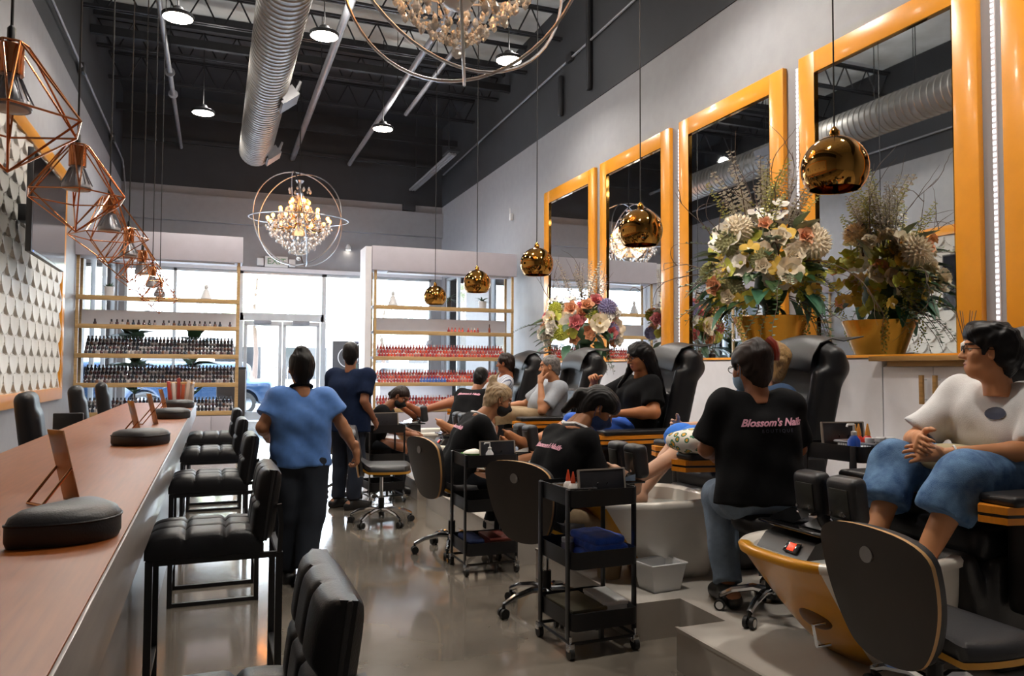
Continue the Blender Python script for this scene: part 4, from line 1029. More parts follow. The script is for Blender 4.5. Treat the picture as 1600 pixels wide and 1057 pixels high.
def hand_piece(w, d, nrmv, side, curl=.5, spread=1., s=1., point=False):
    """w wrist, d finger direction, nrmv the way the palm faces, side +1/-1 thumb side"""
    d = nrm(d); n = nrm(np.array(nrmv)-np.dot(nrmv, d)*d); l = np.cross(n, d)*side
    w = np.array(w, float); lo = w-.2*s; hi = w+.2*s
    S = SDF(lo, hi, .0045)
    P = lambda a, b, c: w+s*(d*a+l*b+n*c)
    S.cone(P(-.05, 0, 0), P(.015, 0, 0), .026*s, .024*s, .02)
    for b in (-.026, -.009, .009, .026): S.cone(P(.005, b*.6, 0), P(.078, b*1.05, 0), .017*s, .0125*s, .018)
    for i, (b, L) in enumerate(((.03, .070), (.0105, .078), (-.0095, .073), (-.0285, .056))):
        p = np.array(P(.08-.004*abs(i-1), b*1.05, 0)); ang = .1; dirn = d*1.0+l*b*spread*2.5
        for k, f in enumerate((.45, .32, .23)):
            cc = curl if not (point and i == 0) else .08
            ang += cc*(.75 if k == 0 else .85); v = nrm(nrm(dirn)*math.cos(ang)+n*math.sin(ang)); q = p+v*L*f*s
            S.cone(p, q, (.0088-.0007*k)*s, (.0083-.0009*k)*s, .005); p = q
    p = P(.02, .024, .004); v = nrm(d*.65+l*.75+n*.25)
    for k, L in enumerate((.042, .03, .024)):
        q = p+v*L*s; S.cone(p, q, (.0135-.0022*k)*s, (.0118-.0022*k)*s, .012); p = q; v = nrm(v+d*.25+n*curl*.4-l*.15)
    V, Fq = S.verts(); return relax(V, Fq, 1), Fq
def person(lab, loc, rz, P):
    t = thing('person', lab, 'person', loc, rz)
    g = lambda k, d=None: P.get(k, d)
    hip = np.array(P['hip'], float); neck = np.array(P['neck'], float); head = np.array(P['head'], float); k = g('k', 1.)
    look = nrm(P['look']); sh = g('sh', .165)*k; lat = nrm(g('lat', (0, 1, 0)))
    R = head_frame(look, g('up', (0, 0, 1))); sp = nrm(neck-hip); fw = nrm(np.cross(lat, sp))
    tone = skin_mats(P['tone'], g('lip', 'a8605a'), g('brow', '2a2220'))
    shp = {s: neck+lat*sh*s-sp*.072*k for s in (-1, 1)}
    if 'sho' in P:
        for s in (-1, 1): shp[s] = shp[s]+np.array(P['sho'][0 if s > 0 else 1])
    el = {1: np.array(P['el'][0], float), -1: np.array(P['el'][1], float)}; wr = {1: np.array(P['wr'][0], float), -1: np.array(P['wr'][1], float)}
    kn = {1: np.array(P['kn'][0], float), -1: np.array(P['kn'][1], float)}; an = {1: np.array(P['an'][0], float), -1: np.array(P['an'][1], float)}
    toe = {1: np.array(P['toe'][0], float), -1: np.array(P['toe'][1], float)}; hj = {s: hip+lat*s*.085*k for s in (-1, 1)}
    allp = np.stack([hip, neck, head]+[d[s] for d in (shp, el, wr, kn, an, hj) for s in (1, -1)]+[an[s]+toe[s]*.2 for s in (1, -1)])
    lo, hi = allp.min(0)-.2, allp.max(0)+.2; f = g('fat', 1.); af = g('armfat', 1.)
    S = SDF(lo, hi, .0085)
    skull = head+R @ np.array([-.02, 0, -.05])
    S.cone(neck-sp*.03, skull, .054*k, .05*k, .03)
    for s in (-1, 1):
        S.cone(hj[s]*.6+hip*.4, hip+(neck-hip)*.55+lat*s*.06, .1*k, .1*k, .05); S.cone(hip+(neck-hip)*.55+lat*s*.06, shp[s], .1*k, .05*k, .05)
        S.cone(shp[s], el[s], .046*k*af, .04*k*af, .02); m_ = el[s]+(wr[s]-el[s])*.3
        S.cone(el[s], m_, .039*k*af, .04*k*af, .02); S.cone(m_, wr[s], .04*k*af, .026*k, .02)
        S.cone(hj[s], kn[s], .085*k*f, .056*k*f, .03); c_ = kn[s]+(an[s]-kn[s])*.32-nrm(np.cross(lat, an[s]-kn[s]))*-.012
        S.cone(kn[s], c_, .053*k*f, .055*k*f, .02); S.cone(c_, an[s], .055*k*f, .035*k, .02)
        hl = an[s]-toe[s]*.05+nrm(an[s]-kn[s])*.03; bl = an[s]+toe[s]*.13+nrm(an[s]-kn[s])*.045
        S.cone(hl, an[s], .034*k, .036*k, .02); S.cone(hl, bl, .032*k, .03*k, .03); S.cone(an[s], bl, .034*k, .026*k, .03)
        tl = nrm(np.cross(toe[s], an[s]-kn[s]))
        if not g('shoes'):
            for q in range(5): b0 = bl+tl*s*(-.028+.014*q); S.cone(b0, b0+toe[s]*(.055-.007*q)-nrm(an[s]-kn[s])*.004, .0125-.001*q, .0095-.0008*q, .008)
    V, Fq = S.verts(); V = relax(V, Fq, 1)
    pcs = [(V, Fq, 0)]
    hV, hF, hm = head_piece(head, R, g('hs', 1.), g('male', False)); 
    pcs.append((hV, hF, lambda c, hm=hm: hm))
    for s, hd in ((1, g('handL')), (-1, g('handR'))):
        if hd is None: hd = dict(d=wr[s]-el[s], n=-lat*s-fw*.3)
        hp = hand_piece(wr[s], hd['d'], hd['n'], hd.get('side', -s if False else (1 if s > 0 else -1)), hd.get('curl', .45), s=k*1.0, point=hd.get('point', False)); pcs.append((hp[0], hp[1], 0))
    link(bpy.data.objects.new('body', raw_mesh('body', pcs, tone)), t)
    # shirt
    S = SDF(lo, hi, .011); th = g('loose', .014); bel = g('belly', 0.)
    ch = hip+(neck-hip)*.62; hem = hip-sp*g('hem', .06)
    for s in (-1, 1):
        S.cone(hem+lat*s*.08*k, ch+lat*s*.075*k, g('hemr', .126)*k*g('wide', 1.)+th, .115*k*g('wide', 1.)+th, .06, cut0=True); S.cone(ch+lat*s*.075*k, shp[s]-lat*s*.01, .112*k+th, .058*k+th, .06)
        fr = g('sleeve', .62); e = shp[s]+(el[s]-shp[s])*fr; S.cone(shp[s], e, .058*k*af+th, .058*k*af+th*g('flare', 1.2), .03, cut1=True)
    S.cone(shp[1], shp[-1], .055*k+th, k=.05)
    if bel: S.ell(hip+(neck-hip)*.35+fw*.06, (.13+bel, .15+bel, .16), .06)
    if g('bust'): 
        for s in (-1, 1): S.ell(ch+fw*.085+lat*s*.075, (.07, .08, .075), .05)
    S.cone(neck+sp*.022, neck+sp*.2+fw*.03, .06*k, .1*k, .012, '-')
    S.half(hem, -sp)
    sdf_obj('shirt', S, P['shirt'], t, 1, g('fold', .006), g('seed', 1), .8)
    # trousers
    if g('pants') is not None:
        S = SDF(lo, hi, .012); pf = g('pleg', .95); pl = g('ploose', .022); wv = g('pwide', 1.)
        S.ell(hip, (.13*k*g('butt', 1.), .16*k*g('butt', 1.), .13*k), .03)
        for s in (-1, 1):
            S.cone(hj[s], kn[s], .09*k*f+pl, .06*k*f+pl*wv, .035); e = kn[s]+(an[s]-kn[s])*pf
            if pf > 0: S.cone(kn[s], e, .06*k*f+pl*wv, (.05 if pf < .8 else .042)*k*f+pl*wv*1.25, .03, cut1=True)
            else: S.half(kn[s]*.93+hj[s]*.07, kn[s]-hj[s])
        if kn[1][2] < hip[2]: S.half(hip+sp*.1, sp)
        sdf_obj('trousers', S, P['pants'], t, 1, g('pfold', .009), g('seed', 1)+7, .7)
    if g('shoes') is not None:
        for s in (-1, 1):
            dn = np.array([0, 0, -1.]); S = SDF(an[s]-.3, an[s]+.3, .009); h0 = an[s]-toe[s]*.06+dn*.045; b0 = an[s]+toe[s]*.15+dn*.05
            S.cone(h0, b0, .043, .042, .02).cone(an[s]+dn*.01, b0, .047, .03, .03).cone(h0, an[s], .04, .048, .02, cut1=False); S.half((0, 0, an[s][2]-.085), (0, 0, -1)); S.half(an[s]+(0, 0, .03), (0, 0, 1)); sdf_obj('shoe', S, P['shoes'], t)
    # hair
    H = P['hair']; S = SDF((-.36, -.24, -.5), (.2, .24, .26), .0075)
    st = H['style']; pf_ = H.get('puff', 1.)
    S.ell((-.02, 0, .036), (.104*pf_, .086*pf_, .094*pf_), .02)
    if st in ('short', 'curly'): S.ell((-.052, 0, -.02), (.068, .076, .075), .03).cone((-.055, 0, -.04), (-.062, 0, -.085), .058, .044, .03)
    if st == 'buzz': S.ell((-.052, 0, -.02), (.06, .074, .07), .03).cone((-.05, 0, -.04), (-.06, 0, -.075), .055, .042, .03)
    if st in ('bun', 'updo', 'pony', 'topknot', 'long'): S.ell((-.045, 0, -.02), (.072, .077, .088), .03).cone((-.055, 0, -.04), (-.06, 0, -.085), .058, .042, .03)
    # clear the face
    S.ell((.09, 0, -.03), (.085, .095, .085), .01, '-'); S.ell((.035, 0, -.075), (.1, .1, .07), .01, '-')
    if not H.get('ears'):
        for q in (-1, 1): S.ell((.0, q*.09, -.012), (.026, .03, .036), .01, '-')
    for pr in H.get('add', ()): 
        if pr[0] == 'c': S.cone(pr[1], pr[2], pr[3], pr[4], pr[5] if len(pr) > 5 else .03)
        else: S.ell(pr[1], pr[2], pr[3] if len(pr) > 3 else .03)
    S.cone((0, 0, -.07), (-.005, 0, -.3), .054, .05, .006, '-') if st != 'long' else None
    V, Fq = S.verts(); V = relax(V, Fq, 1)
    V = V+vnormals(V, Fq)*((np.sin(V[:, 1]*420+V[:, 2]*60+np.sin(V[:, 0]*50)*2)*.0012+folds(V, H.get('mess', .003), 2.2, g('seed', 1))))[:, None]
    V = (V*g('hs', 1.)) @ R.T+head
    link(bpy.data.objects.new('hair', raw_mesh('hair', [(V, Fq)], H['mat'])), t)
    hl = lambda p: Vector(R @ (np.array(p)*g('hs', 1.))+head)
    if g('mask') is not None:
        S = SDF((-.05, -.1, -.15), (.14, .1, .05), .005); S.ell((.036, 0, -.055), (.074, .064, .068), .01); S.cone((.09, 0, -.015), (.112, 0, -.035), .012, .018, .025); S.half((0, 0, -.012), (-.25, 0, 1)); S.half((.012, 0, 0), (-1, 0, .15)); S.half((0, 0, -.115), (0, 0, -1))
        V, Fq = S.verts(); V = relax(V, Fq, 2) @ R.T+head; link(bpy.data.objects.new('face_mask', raw_mesh('face_mask', [(V, Fq)], P['mask'])), t)
        b = B()
        for q in (-1, 1): b = B(); b.tube([hl((.03, q*.063, -.03)), hl((.0, q*.08, -.005)), hl((-.015, q*.083, .03))], .0022, 5); b.tube([hl((.025, q*.06, -.085)), hl((.0, q*.076, -.05)), hl((-.02, q*.083, -.005))], .0022, 5); b.obj('mask_loop', P['mask'], t)
    if g('glasses') is not None:
        b = B()
        for q in (-1, 1):
            b.tube([hl((.098-.0*abs(a), q*.034+.024*math.cos(a), .008+.018*math.sin(a))) for a in np.linspace(0, 2*PI, 16, endpoint=False)], .0022, 5, closed=True); b.tube([hl((.095, q*.058, .012)), hl((.05, q*.074, .012)), hl((-.012, q*.084, .01))], .002, 5)
        b.tube([hl((.1, -.011, .012)), hl((.104, 0, .014)), hl((.1, .011, .012))], .002, 5); b.obj('glasses', P['glasses'], t)
    return t
def print_on_back(t, meshes, size_name='logo'):
    """lay flat lettering onto the back of a shirt"""
    shirt = [c for c in t.children if c.name.startswith('shirt')][0]
    from mathutils.bvhtree import BVHTree
    me = shirt.data; bv = BVHTree.FromPolygons([v.co[:] for v in me.vertices], [p.vertices[:] for p in me.polygons])
    for name, tm, org, right, up, depth in meshes:
        o_, r_, u_ = Vector(org), Vector(right).normalized(), Vector(up).normalized(); d_ = Vector(depth).normalized()
        for v in tm.vertices:
            p = o_+r_*v.co.x+u_*v.co.y; hit = bv.ray_cast(p-d_*.5, d_)
            if hit[0] is not None: v.co = hit[0]-d_*(.004+max(0, v.co.z))
            else: v.co = p
        tm.update(); link(bpy.data.objects.new(name, tm), t)
black_tee = mat('black_cotton', '111113', .9, var=.12, scale=30, bump=.2, bscale=300, spec=.15)
navy = mat('navy_cotton', '14203a', .9, var=.12, scale=30, bump=.2, bscale=300, spec=.15)
scrub = mat('blue_cotton', '5684cc', .85, var=.08, scale=30, bump=.2, bscale=300, sheen=.15)
grey_tee = mat('grey_cotton', '989da5', .85, var=.06, scale=30, bump=.2, bscale=300)
white_tee = mat('white_cotton', 'd9d8d8', .85, var=.04, scale=30, bump=.25, bscale=300)
denim = mat('blue_denim', '41699c', .85, var=.25, scale=16, bump=.5, bscale=350, c2='6f96c0')
dark_trs = mat('charcoal_cotton', '1f2126', .9, var=.12, scale=30, bump=.2, bscale=300, spec=.15)
jean_dk = mat('faded_jeans', '6f7f92', .85, var=.12, scale=30, bump=.3, bscale=300)
blue_clip = mat('bright_blue_cotton', '2f7ae0', .8, var=.1, scale=30)
khaki = mat('khaki_cotton', '9a8466', .85, var=.12, scale=30)
shoe_blk = mat('black_shoe', '141416', .4, var=.1)
hair_blk = mat('black_hair', '0e0b0c', .45, var=.35, scale=30, stretch=(1, 14, 1), spec=.25)
hair_brn = mat('dark_brown_hair', '231713', .45, var=.35, scale=30, stretch=(1, 14, 1), spec=.25)
hair_bld = mat('streaked_blond_hair', '8a6a4a', .42, var=.4, scale=30, stretch=(1, 16, 1), c2='cbb08a')
hair_gold = mat('honey_hair', '9a7448', .42, var=.35, scale=30, stretch=(1, 16, 1), c2='c8a06a')
hair_gry = mat('grey_hair', '4f4a48', .55, var=.3, scale=40, c2='857f7c')
mask_blk = mat('black_mask', '131316', .8, var=.1); mask_blue = mat('blue_mask', '2c4474', .8, var=.1); mask_lt = mat('pale_blue_mask', '8fb0d0', .8, var=.08)
glass_blk = mat('black_glasses', '0e0e10', .25)
pinkl = mat('pink_print', 'e0a0b4', .6); pinkd = mat('rose_print', 'd2868c', .6); dimp = mat('dim_print', '3a3a4a', .6)
BUN = ('c', (-.06, 0, .1), (-.07, 0, .13), .04, .034)
# 1 woman in blue walking away
person('woman in a blue blouse and dark trousers walking away down the aisle', (.55, 5.35, 0), PI/2+.04, dict(
 hip=(0, 0, .80), neck=(.015, 0, 1.29), head=(.035, 0, 1.428), look=(1, .05, -.05), sh=.158, hemr=.118, tone='ab7756', shirt=scrub, sleeve=.62, flare=2.2, hem=.03, wide=.9, loose=.016, fold=.011,
 el=((-.02, .25, 1.04), (-.0, -.27, 1.05)), wr=((.2, .2, .97), (-.02, -.37, .86)), handR=dict(d=(.05, -.15, -1), n=(.3, .9, .0), curl=.95),
 kn=((.03, .075, .44), (-.03, -.07, .44)), an=((.07, .06, .07), (-.13, -.03, .1)), toe=((1, .0, 0), (1, -.0, -.1)), butt=.82, pants=mat('slate_trousers', '2c313a', .9, var=.12, spec=.2), ploose=.024, pwide=1.15, shoes=shoe_blk, seed=3,
 hair=dict(style='bun', mat=hair_blk, add=[('e', (-.03, 0, .118), (.046, .046, .036))])))
# 2 man in navy
person('man in a navy polo shirt standing with his back turned by the white panel', (1.3, 8.0, 0), .75, dict(
 hip=(0, 0, .88), neck=(.02, 0, 1.425), head=(.045, .02, 1.575), look=(.85, .55, -.08), sh=.2, k=1.05, male=True, tone='96644a', shirt=navy, sleeve=.75, hem=.1, wide=1.1, loose=.018,
 el=((.05, .28, 1.12), (-.08, -.25, 1.1)), wr=((.25, .12, 1.05), (.12, -.23, .9)), kn=((.03, .12, .48), (.0, -.1, .48)), an=((.0, .13, .08), (-.04, -.1, .08)), toe=((.9, -.4, 0), (.9, -.4, 0)),
 pants=mat('navy_trousers', '141d2e', .85, var=.1), ploose=.02, shoes=shoe_blk, seed=4, hair=dict(style='short', mat=hair_blk)))
def seated(**kw):
    d = dict(hip=(-.0, 0, .56), neck=(.24, 0, 1.02), head=(.36, 0, 1.12), look=(.85, 0, -.5), up=(.5, 0, .85), el=((.28, .25, .74), (.28, -.25, .74)), wr=((.5, .12, .68), (.5, -.12, .68)),
     kn=((.42, .16, .53), (.42, -.16, .53)), an=((.36, .17, .1), (.36, -.17, .1)), toe=((1, .15, 0), (1, -.15, 0)), shoes=shoe_blk, pants=dark_trs, shirt=black_tee, tone='b07a58', sleeve=.7, hem=.1, seed=5)
    d.update(kw); return d
def client(**kw):
    d = dict(hip=(-.05, 0, .70), neck=(-.06, 0, 1.2), head=(-.02, 0, 1.36), look=(1, 0, -.1), el=((.1, .32, .82), (.1, -.32, .82)), wr=((.34, .3, .83), (.34, -.3, .83)),
     kn=((.44, .12, .76), (.44, -.12, .76)), an=((.84, .1, .56), (.84, -.1, .56)), toe=((.75, 0, .65), (.75, 0, .65)), pants=denim, pleg=.25, tone='a8764e', sleeve=.62, hem=.08, shirt=black_tee, seed=6)
    d.update(kw); return d
# 3 masked technician by the far shelf
person('masked technician with dark hair bending over a foot beside the red bottles', (1.68, 8.9, 0), -.35, seated(neck=(.2, 0, 1.0), head=(.36, 0, 1.1), mask=mask_blk, tone='8f5c40', look=(.68, -.4, -.6),
 handL=dict(d=(1, -.3, -.1), n=(0, -.4, -1), curl=.4), handR=dict(d=(1, .3, -.1), n=(0, .4, -1), curl=.4), hair=dict(style='pony', mat=hair_brn, add=[('c', (-.1, 0, .02), (-.13, 0, -.06), .035, .03)])))
# 4 technician leaning by the far client
p4 = person('technician in black with pink lettering on the back, leaning towards the pinstripe shirt', (2.66, 8.38, PZ), .75, seated(neck=(.27, 0, .98), head=(.4, -.0, 1.12), look=(.9, .2, -.35), tone='a06c4e', seed=9,
 el=((.36, .28, .72), (.12, -.3, .66)), wr=((.56, .16, .66), (.2, -.12, .52)), hair=dict(style='pony', mat=hair_blk)))
# 5 person in pinstripes
stripe = mat('pinstripe_cotton', 'c9ced8', .85, var=.03)
n = stripe.node_tree; wv = n.nodes.new('ShaderNodeTexWave'); wv.inputs['Scale'].default_value = 14; wv.bands_direction = 'Y'; mxn = n.nodes.new('ShaderNodeMixRGB'); rpn = n.nodes.new('ShaderNodeValToRGB')
tcn = n.nodes.new('ShaderNodeTexCoord'); n.links.new(tcn.outputs['Object'], wv.inputs['Vector']); rpn.color_ramp.elements[0].position = .1; rpn.color_ramp.elements[0].color = (.08, .1, .2, 1); rpn.color_ramp.elements[1].position = .2; rpn.color_ramp.elements[1].color = (.62, .65, .72, 1)
n.links.new(wv.outputs['Fac'], rpn.inputs[0]); n.links.new(rpn.outputs[0], n.nodes['Principled BSDF'].inputs['Base Color'])
person('person with short brown hair in a white pinstripe shirt in the farthest chair', (SEATX, 9.2, PZ), PI, client(head=(-.14, .06, 1.30), neck=(-.13, .03, 1.14), look=(.82, -.57, -.1), shirt=stripe, tone='9a5c3c', male=True, sleeve=.8,
 kn=((.42, .1, .86), (.42, -.1, .86)), an=((.98, .12, .72), (1.0, -.08, .68)), el=((.08, .3, .86), (.1, -.32, .82)), pants=dark_trs, pleg=.05, hair=dict(style='curly', mat=hair_brn, puff=1.08, mess=.007)))
# 6 blonde technician
lany = mat('white_lanyard', 'd8d8da', .7)
p6 = person('masked technician with streaked blond hair clipped up, bent over in black', (1.76, 5.84, 0), -.1, seated(hip=(0, 0, .58), neck=(.22, 0, 1.06), head=(.38, 0, 1.18), look=(.92, -.1, -.42), mask=mask_blk, tone='a5714f', sh=.18, seed=11,
 el=((.3, .26, .72), (.34, -.24, .68)), wr=((.55, .1, .72), (.66, -.14, .76)), handR=dict(d=(1, .3, .1), n=(0, .4, -1), curl=.4),
 hair=dict(style='updo', mat=hair_bld, puff=1.06, mess=.005, add=[('c', (-.09, 0, .06), (-.12, 0, .13), .045, .03), ('c', (-.11, .01, .12), (-.09, .02, .2), .02, .008), ('c', (-.12, -.01, .12), (-.14, -.02, .18), .016, .005)])))
# 7 man in grey
person('man with cropped grey hair in a grey t-shirt resting his chin on his hand', (SEATX, 7.55, PZ), PI, client(hip=(0, 0, .70), head=(.0, .12, 1.255), neck=(-.08, .07, 1.1), look=(.92, -.38, -.12), shirt=grey_tee, tone='b47c58', male=True, k=1.05, sh=.185, belly=.03, sleeve=.75,
 el=((.16, .3, .8), (.1, -.32, .84)), wr=((.13, .19, 1.09), (.34, -.3, .83)), handL=dict(d=(-.15, -.4, 1), n=(-1, -.3, 0), curl=.6, point=True), kn=((.5, .14, .76), (.5, -.12, .76)), an=((1.05, .12, .62), (.95, -.1, .55)), pants=khaki, hair=dict(style='buzz', mat=hair_gry, puff=.965, mess=.001, ears=False)))
# 8 dark haired technician with blue mask
p8 = person('masked technician with black ponytail bent low behind the nearest trolley', (1.82, 4.22, 0), .1, seated(hip=(0, 0, .58), neck=(.24, 0, 1.07), head=(.40, -.02, 1.19), look=(.62, -.38, -.65), up=(.55, -.3, .75), mask=mask_blue, tone='a5714f', sh=.175, seed=13, pants=khaki,
 el=((.32, .24, .70), (.3, -.25, .68)), wr=((.58, .1, .70), (.55, -.12, .66)),
 hair=dict(style='pony', mat=hair_blk, puff=1.08, add=[('c', (-.1, 0, .02), (-.14, 0, -.01), .03, .035), ('c', (-.14, 0, -.01), (-.15, .02, -.15), .036, .022), ('e', (.03, 0, .06), (.075, .085, .06))])))
# 9 woman with long black hair
person('woman with long black hair and glasses in a black t-shirt holding a strand of hair', (SEATX, 5.8, PZ), PI, client(hip=(-.05, .03, .70), head=(-.06, .1, 1.335), neck=(-.1, .06, 1.17), look=(1, -.02, -.25), tone='b8784e', armfat=1.3, bust=True, wide=1.08, sh=.19, glasses=glass_blk, seed=14, sleeve=.72,
 el=((-.05, .36, .88), (.2, -.3, .92)), wr=((.22, .22, .87), (.28, -.06, 1.13)), handR=dict(d=(.5, .6, .5), n=(-.3, .3, -.9), curl=.8), kn=((.46, .13, .78), (.46, -.12, .78)), an=((.98, .1, .64), (.95, -.1, .58)), pants=mat('blue_shorts', '2c5fc4', .8), pleg=.05,
 hair=dict(style='long', mat=hair_blk, puff=1.06, ears=True, add=[('c', (-.05, .07, .02), (-.08, .085, -.3), .05, .045), ('c', (-.05, -.07, .02), (-.06, -.08, -.25), .05, .035), ('c', (-.08, 0, .0), (-.12, 0, -.34), .075, .06), ('c', (.03, -.08, -.0), (.06, -.09, -.1), .03, .025), ('c', (.06, -.09, -.1), (.17, -.15, -.22), .025, .014), ('c', (.05, .0, .09), (.07, .05, .04), .022, .02)])))
# 10 technician with the lettering
p10 = person('technician seen from behind, black t-shirt with pink lettering and a red hair clip', (2.585, 3.19, PZ), 1.22, seated(hip=(0, 0, .58), neck=(.06, 0, 1.115), head=(.09, .02, 1.24), look=(.9, .42, -.18), up=(0, 0, 1), sh=.164, k=1.0, wide=1.0, loose=.02, sleeve=.85, flare=1.5, tone='9a6446', mask=mask_lt, glasses=glass_blk, seed=15, hem=.03, hemr=.14, fold=.01,
 el=((.1, .25, .82), (.14, -.25, .82)), wr=((.36, .14, .76), (.38, -.14, .76)), kn=((.38, .11, .53), (.4, -.16, .53)), an=((.16, .12, .09), (.28, -.16, .09)), butt=.85, pants=jean_dk, ploose=.028,
 hair=dict(style='updo', mat=hair_brn, puff=1.1, mess=.004, add=[('e', (-.07, -.01, .055), (.065, .06, .07)), ('c', (-.1, 0, .06), (-.075, 0, .12), .035, .03)])))
hd = np.array((.09, .02, 1.24)); Rh = head_frame(nrm((.9, .42, -.18)))
q = lambda p: Vector(Rh @ np.array(p)+hd)
b = B(); b.tube([q((-.085, -.07, .135)), q((-.112, -.078, .105)), q((-.118, -.08, .06)), q((-.11, -.08, .02))], .024, 8, taper=.016); b.obj('hair_clip', mat('red_clip', '8a3020', .3, coat=.4), p10)
t1_ = text_mesh('lettering', "Blossom's Nails", .05, pinkl, shear=.45, extrude=.0006, offset=.0016); t2_ = text_mesh('lettering_lower', 'BOUTIQUE', .024, dimp, spacing=1.5, extrude=.0004)
print_on_back(p10, [('lettering', t1_, (0, -.03, .97), (0, -1, .03), (.05, 0, 1), (1, 0, 0)), ('lettering_lower', t2_, (0, -.05, .93), (0, -1, .03), (.05, 0, 1), (1, 0, 0))])
for pp, dy in ((p4, 0), (p8, 0), (p6, 0)):
    a_ = text_mesh('lettering', "Blossom's Nails", .045, pinkl, shear=.45, extrude=.0006, offset=.0016)
    print_on_back(pp, [('lettering', a_, (.1, 0, .94), (0, -1, 0), (.5, 0, .86), (.86, 0, -.5))])
for s in (-1, 1):   # lanyard of the blonde technician
    hn = np.array((.22, 0, 1.06)); B().tube([hn+np.array(v) for v in ((-.068, 0, .03), (-.04, s*.065, .03), (.03, s*.082, -.0), (.1, s*.06, -.08), (.13, s*.02, -.17))], .009, 6).obj('lanyard', lany, p6)
    hn = np.array((.24, 0, 1.07)); B().tube([hn+np.array(v) for v in ((-.075, 0, .03), (-.045, s*.07, .035), (.02, s*.085, .01), (.09, s*.06, -.04))], .014, 6).obj('collar', white_tee, p8)
# 11 client in the printed-shirt technician's chair
person('client with honey brown hair and navy top, partly behind the printed black shirt', (SEATX, 4.2, PZ), PI, client(hip=(-.05, .03, .70), head=(-.13, .06, 1.29), neck=(-.13, .05, 1.13), look=(.72, -.68, .1), tone='d0a184', lip='b87a70', shirt=mat('teal_navy_cotton', '1c3a5c', .85, var=.1), seed=16, sleeve=.7,
 el=((.2, .36, .86), (.12, -.33, .82)), wr=((.44, .35, .9), (.36, -.25, .85)), kn=((.5, .13, .79), (.46, -.11, .78)), an=((.93, .12, .56), (.76, -.12, .42)), toe=((.7, 0, .7), (.95, 0, -.2)), pants=blue_clip, pleg=.06, ploose=.03,
 hair=dict(style='short', mat=hair_gold, puff=1.12, mess=.006, ears=True, add=[('c', (-.06, .06, .0), (-.06, .06, -.1), .05, .035), ('c', (-.07, -.05, .0), (-.07, -.05, -.1), .05, .035), ('e', (.05, 0, .085), (.05, .07, .03))])))
# 12 man in the white shirt
p12 = person('young man in a white t-shirt and wide denim shorts with his hands clasped', (SEATX, 2.5, PZ), PI+.0, client(hip=(-.12, 0, .71), neck=(.0, .06, 1.18), head=(.085, .075, 1.315), look=(.70, -.71, .04), tone='c98b60', lip='b06a5e', male=True, k=1.03, sh=.195, shirt=white_tee, sleeve=.85, flare=1.6, loose=.024, wide=1.03, fold=.013, seed=17, glasses=glass_blk,
 el=((.06, .30, .90), (.16, -.26, .9)), wr=((.37, .06, .87), (.38, -.04, .93)), handL=dict(d=(.75, -.55, .05), n=(-.4, -.75, -.35), curl=.5), handR=dict(d=(.7, .6, -.15), n=(-.35, .75, -.3), curl=.55),
 kn=((.40, .19, .80), (.36, -.19, .80)), an=((.60, .13, .40), (.62, -.11, .40)), toe=((.9, 0, -.3), (.9, 0, -.3)), pants=denim, pleg=.42, ploose=.045, pwide=1.0, pfold=.014,
 hair=dict(style='curly', mat=hair_blk, puff=1.12, mess=.007, ears=False, add=[('e', (.045, 0, .09), (.06, .08, .04)), ('e', (-.06, 0, .0), (.06, .08, .07))])))
tm = B().lathe([(.0, 0), (.012, 0), (.013, .0006), (.0, .0006)], 16).mesh('shirt_badge', mat('navy_badge', '28304a', .6))
tm.transform(Matrix.Diagonal((3.6, 2.2, 1, 1))); print_on_back(p12, [('shirt_badge', tm, (.1, .115, 1.045), (0, 1, 0), (0, 0, 1), (-1, 0, -.1))])
a_ = np.array((.06, .30, .90)); w_ = np.array((.37, .06, .87)); c_ = a_+(w_-a_)*.86; d_ = Vector(w_-a_).normalized(); u_ = d_.orthogonal().normalized(); v_ = d_.cross(u_)
B().tube([Vector(c_)+(u_*math.cos(x)+v_*math.sin(x))*.033 for x in np.linspace(0, 2*PI, 20, endpoint=False)], .005, 6, closed=True).obj('wristband', lany, p12)

pw_ = [o for o in COL.objects if o.name == 'person'][0]   # dark collar of the woman in blue
B().tube([np.array((.015, 0, 1.30))+np.array((.068*math.cos(a)-.004, .07*math.sin(a), .018*-math.cos(a)+.004)) for a in np.linspace(0, 2*PI, 24, endpoint=False)], .012, 6, closed=True).obj('collar', black_tee, pw_)
# ------------------------------------------------------------------ flowers
def petal(b, L, w, cup, rz, tilt, base=(0, 0, 0), n=3, tip=.0):
    """a petal growing from base; tilt 0 = upright, pi/2 = flat"""
    vs = []; fs = []; m = Matrix.Translation(base) @ Matrix.Rotation(rz, 4, 'Z') @ Matrix.Rotation(tilt, 4, 'Y')
    for i in range(n+1):
        f = i/n; ww = w*math.sin(PI*min(.97, .12+.78*f))
        for j in (-1, 0, 1): vs.append(m @ Vector((-cup*math.sin(PI*f*.9)+cup*1.1*abs(j)*-1*.8+tip*f*f, ww*j, L*f)))
    for i in range(n):
        for j in range(2): q = i*3+j; fs.append((q, q+1, q+4, q+3))
    b.faces(vs, fs)
def rose_me(name, m, r=.06):
    b = B()
    for k, (n, L, t, c) in enumerate(((5, 1., 1.0, .25), (5, .95, .68, .3), (5, .85, .38, .3), (4, .7, .15, .25))):
        for i in range(n): petal(b, r*L*1.15, r*.55*L, r*c, 2*PI*i/n+k*.6, t, (0, 0, .0))
    b.ball((0, 0, r*.35), (r*.28, r*.28, r*.4), 8, 6); b.bm.faces.ensure_lookup_table(); return b.mesh(name, m, 80)
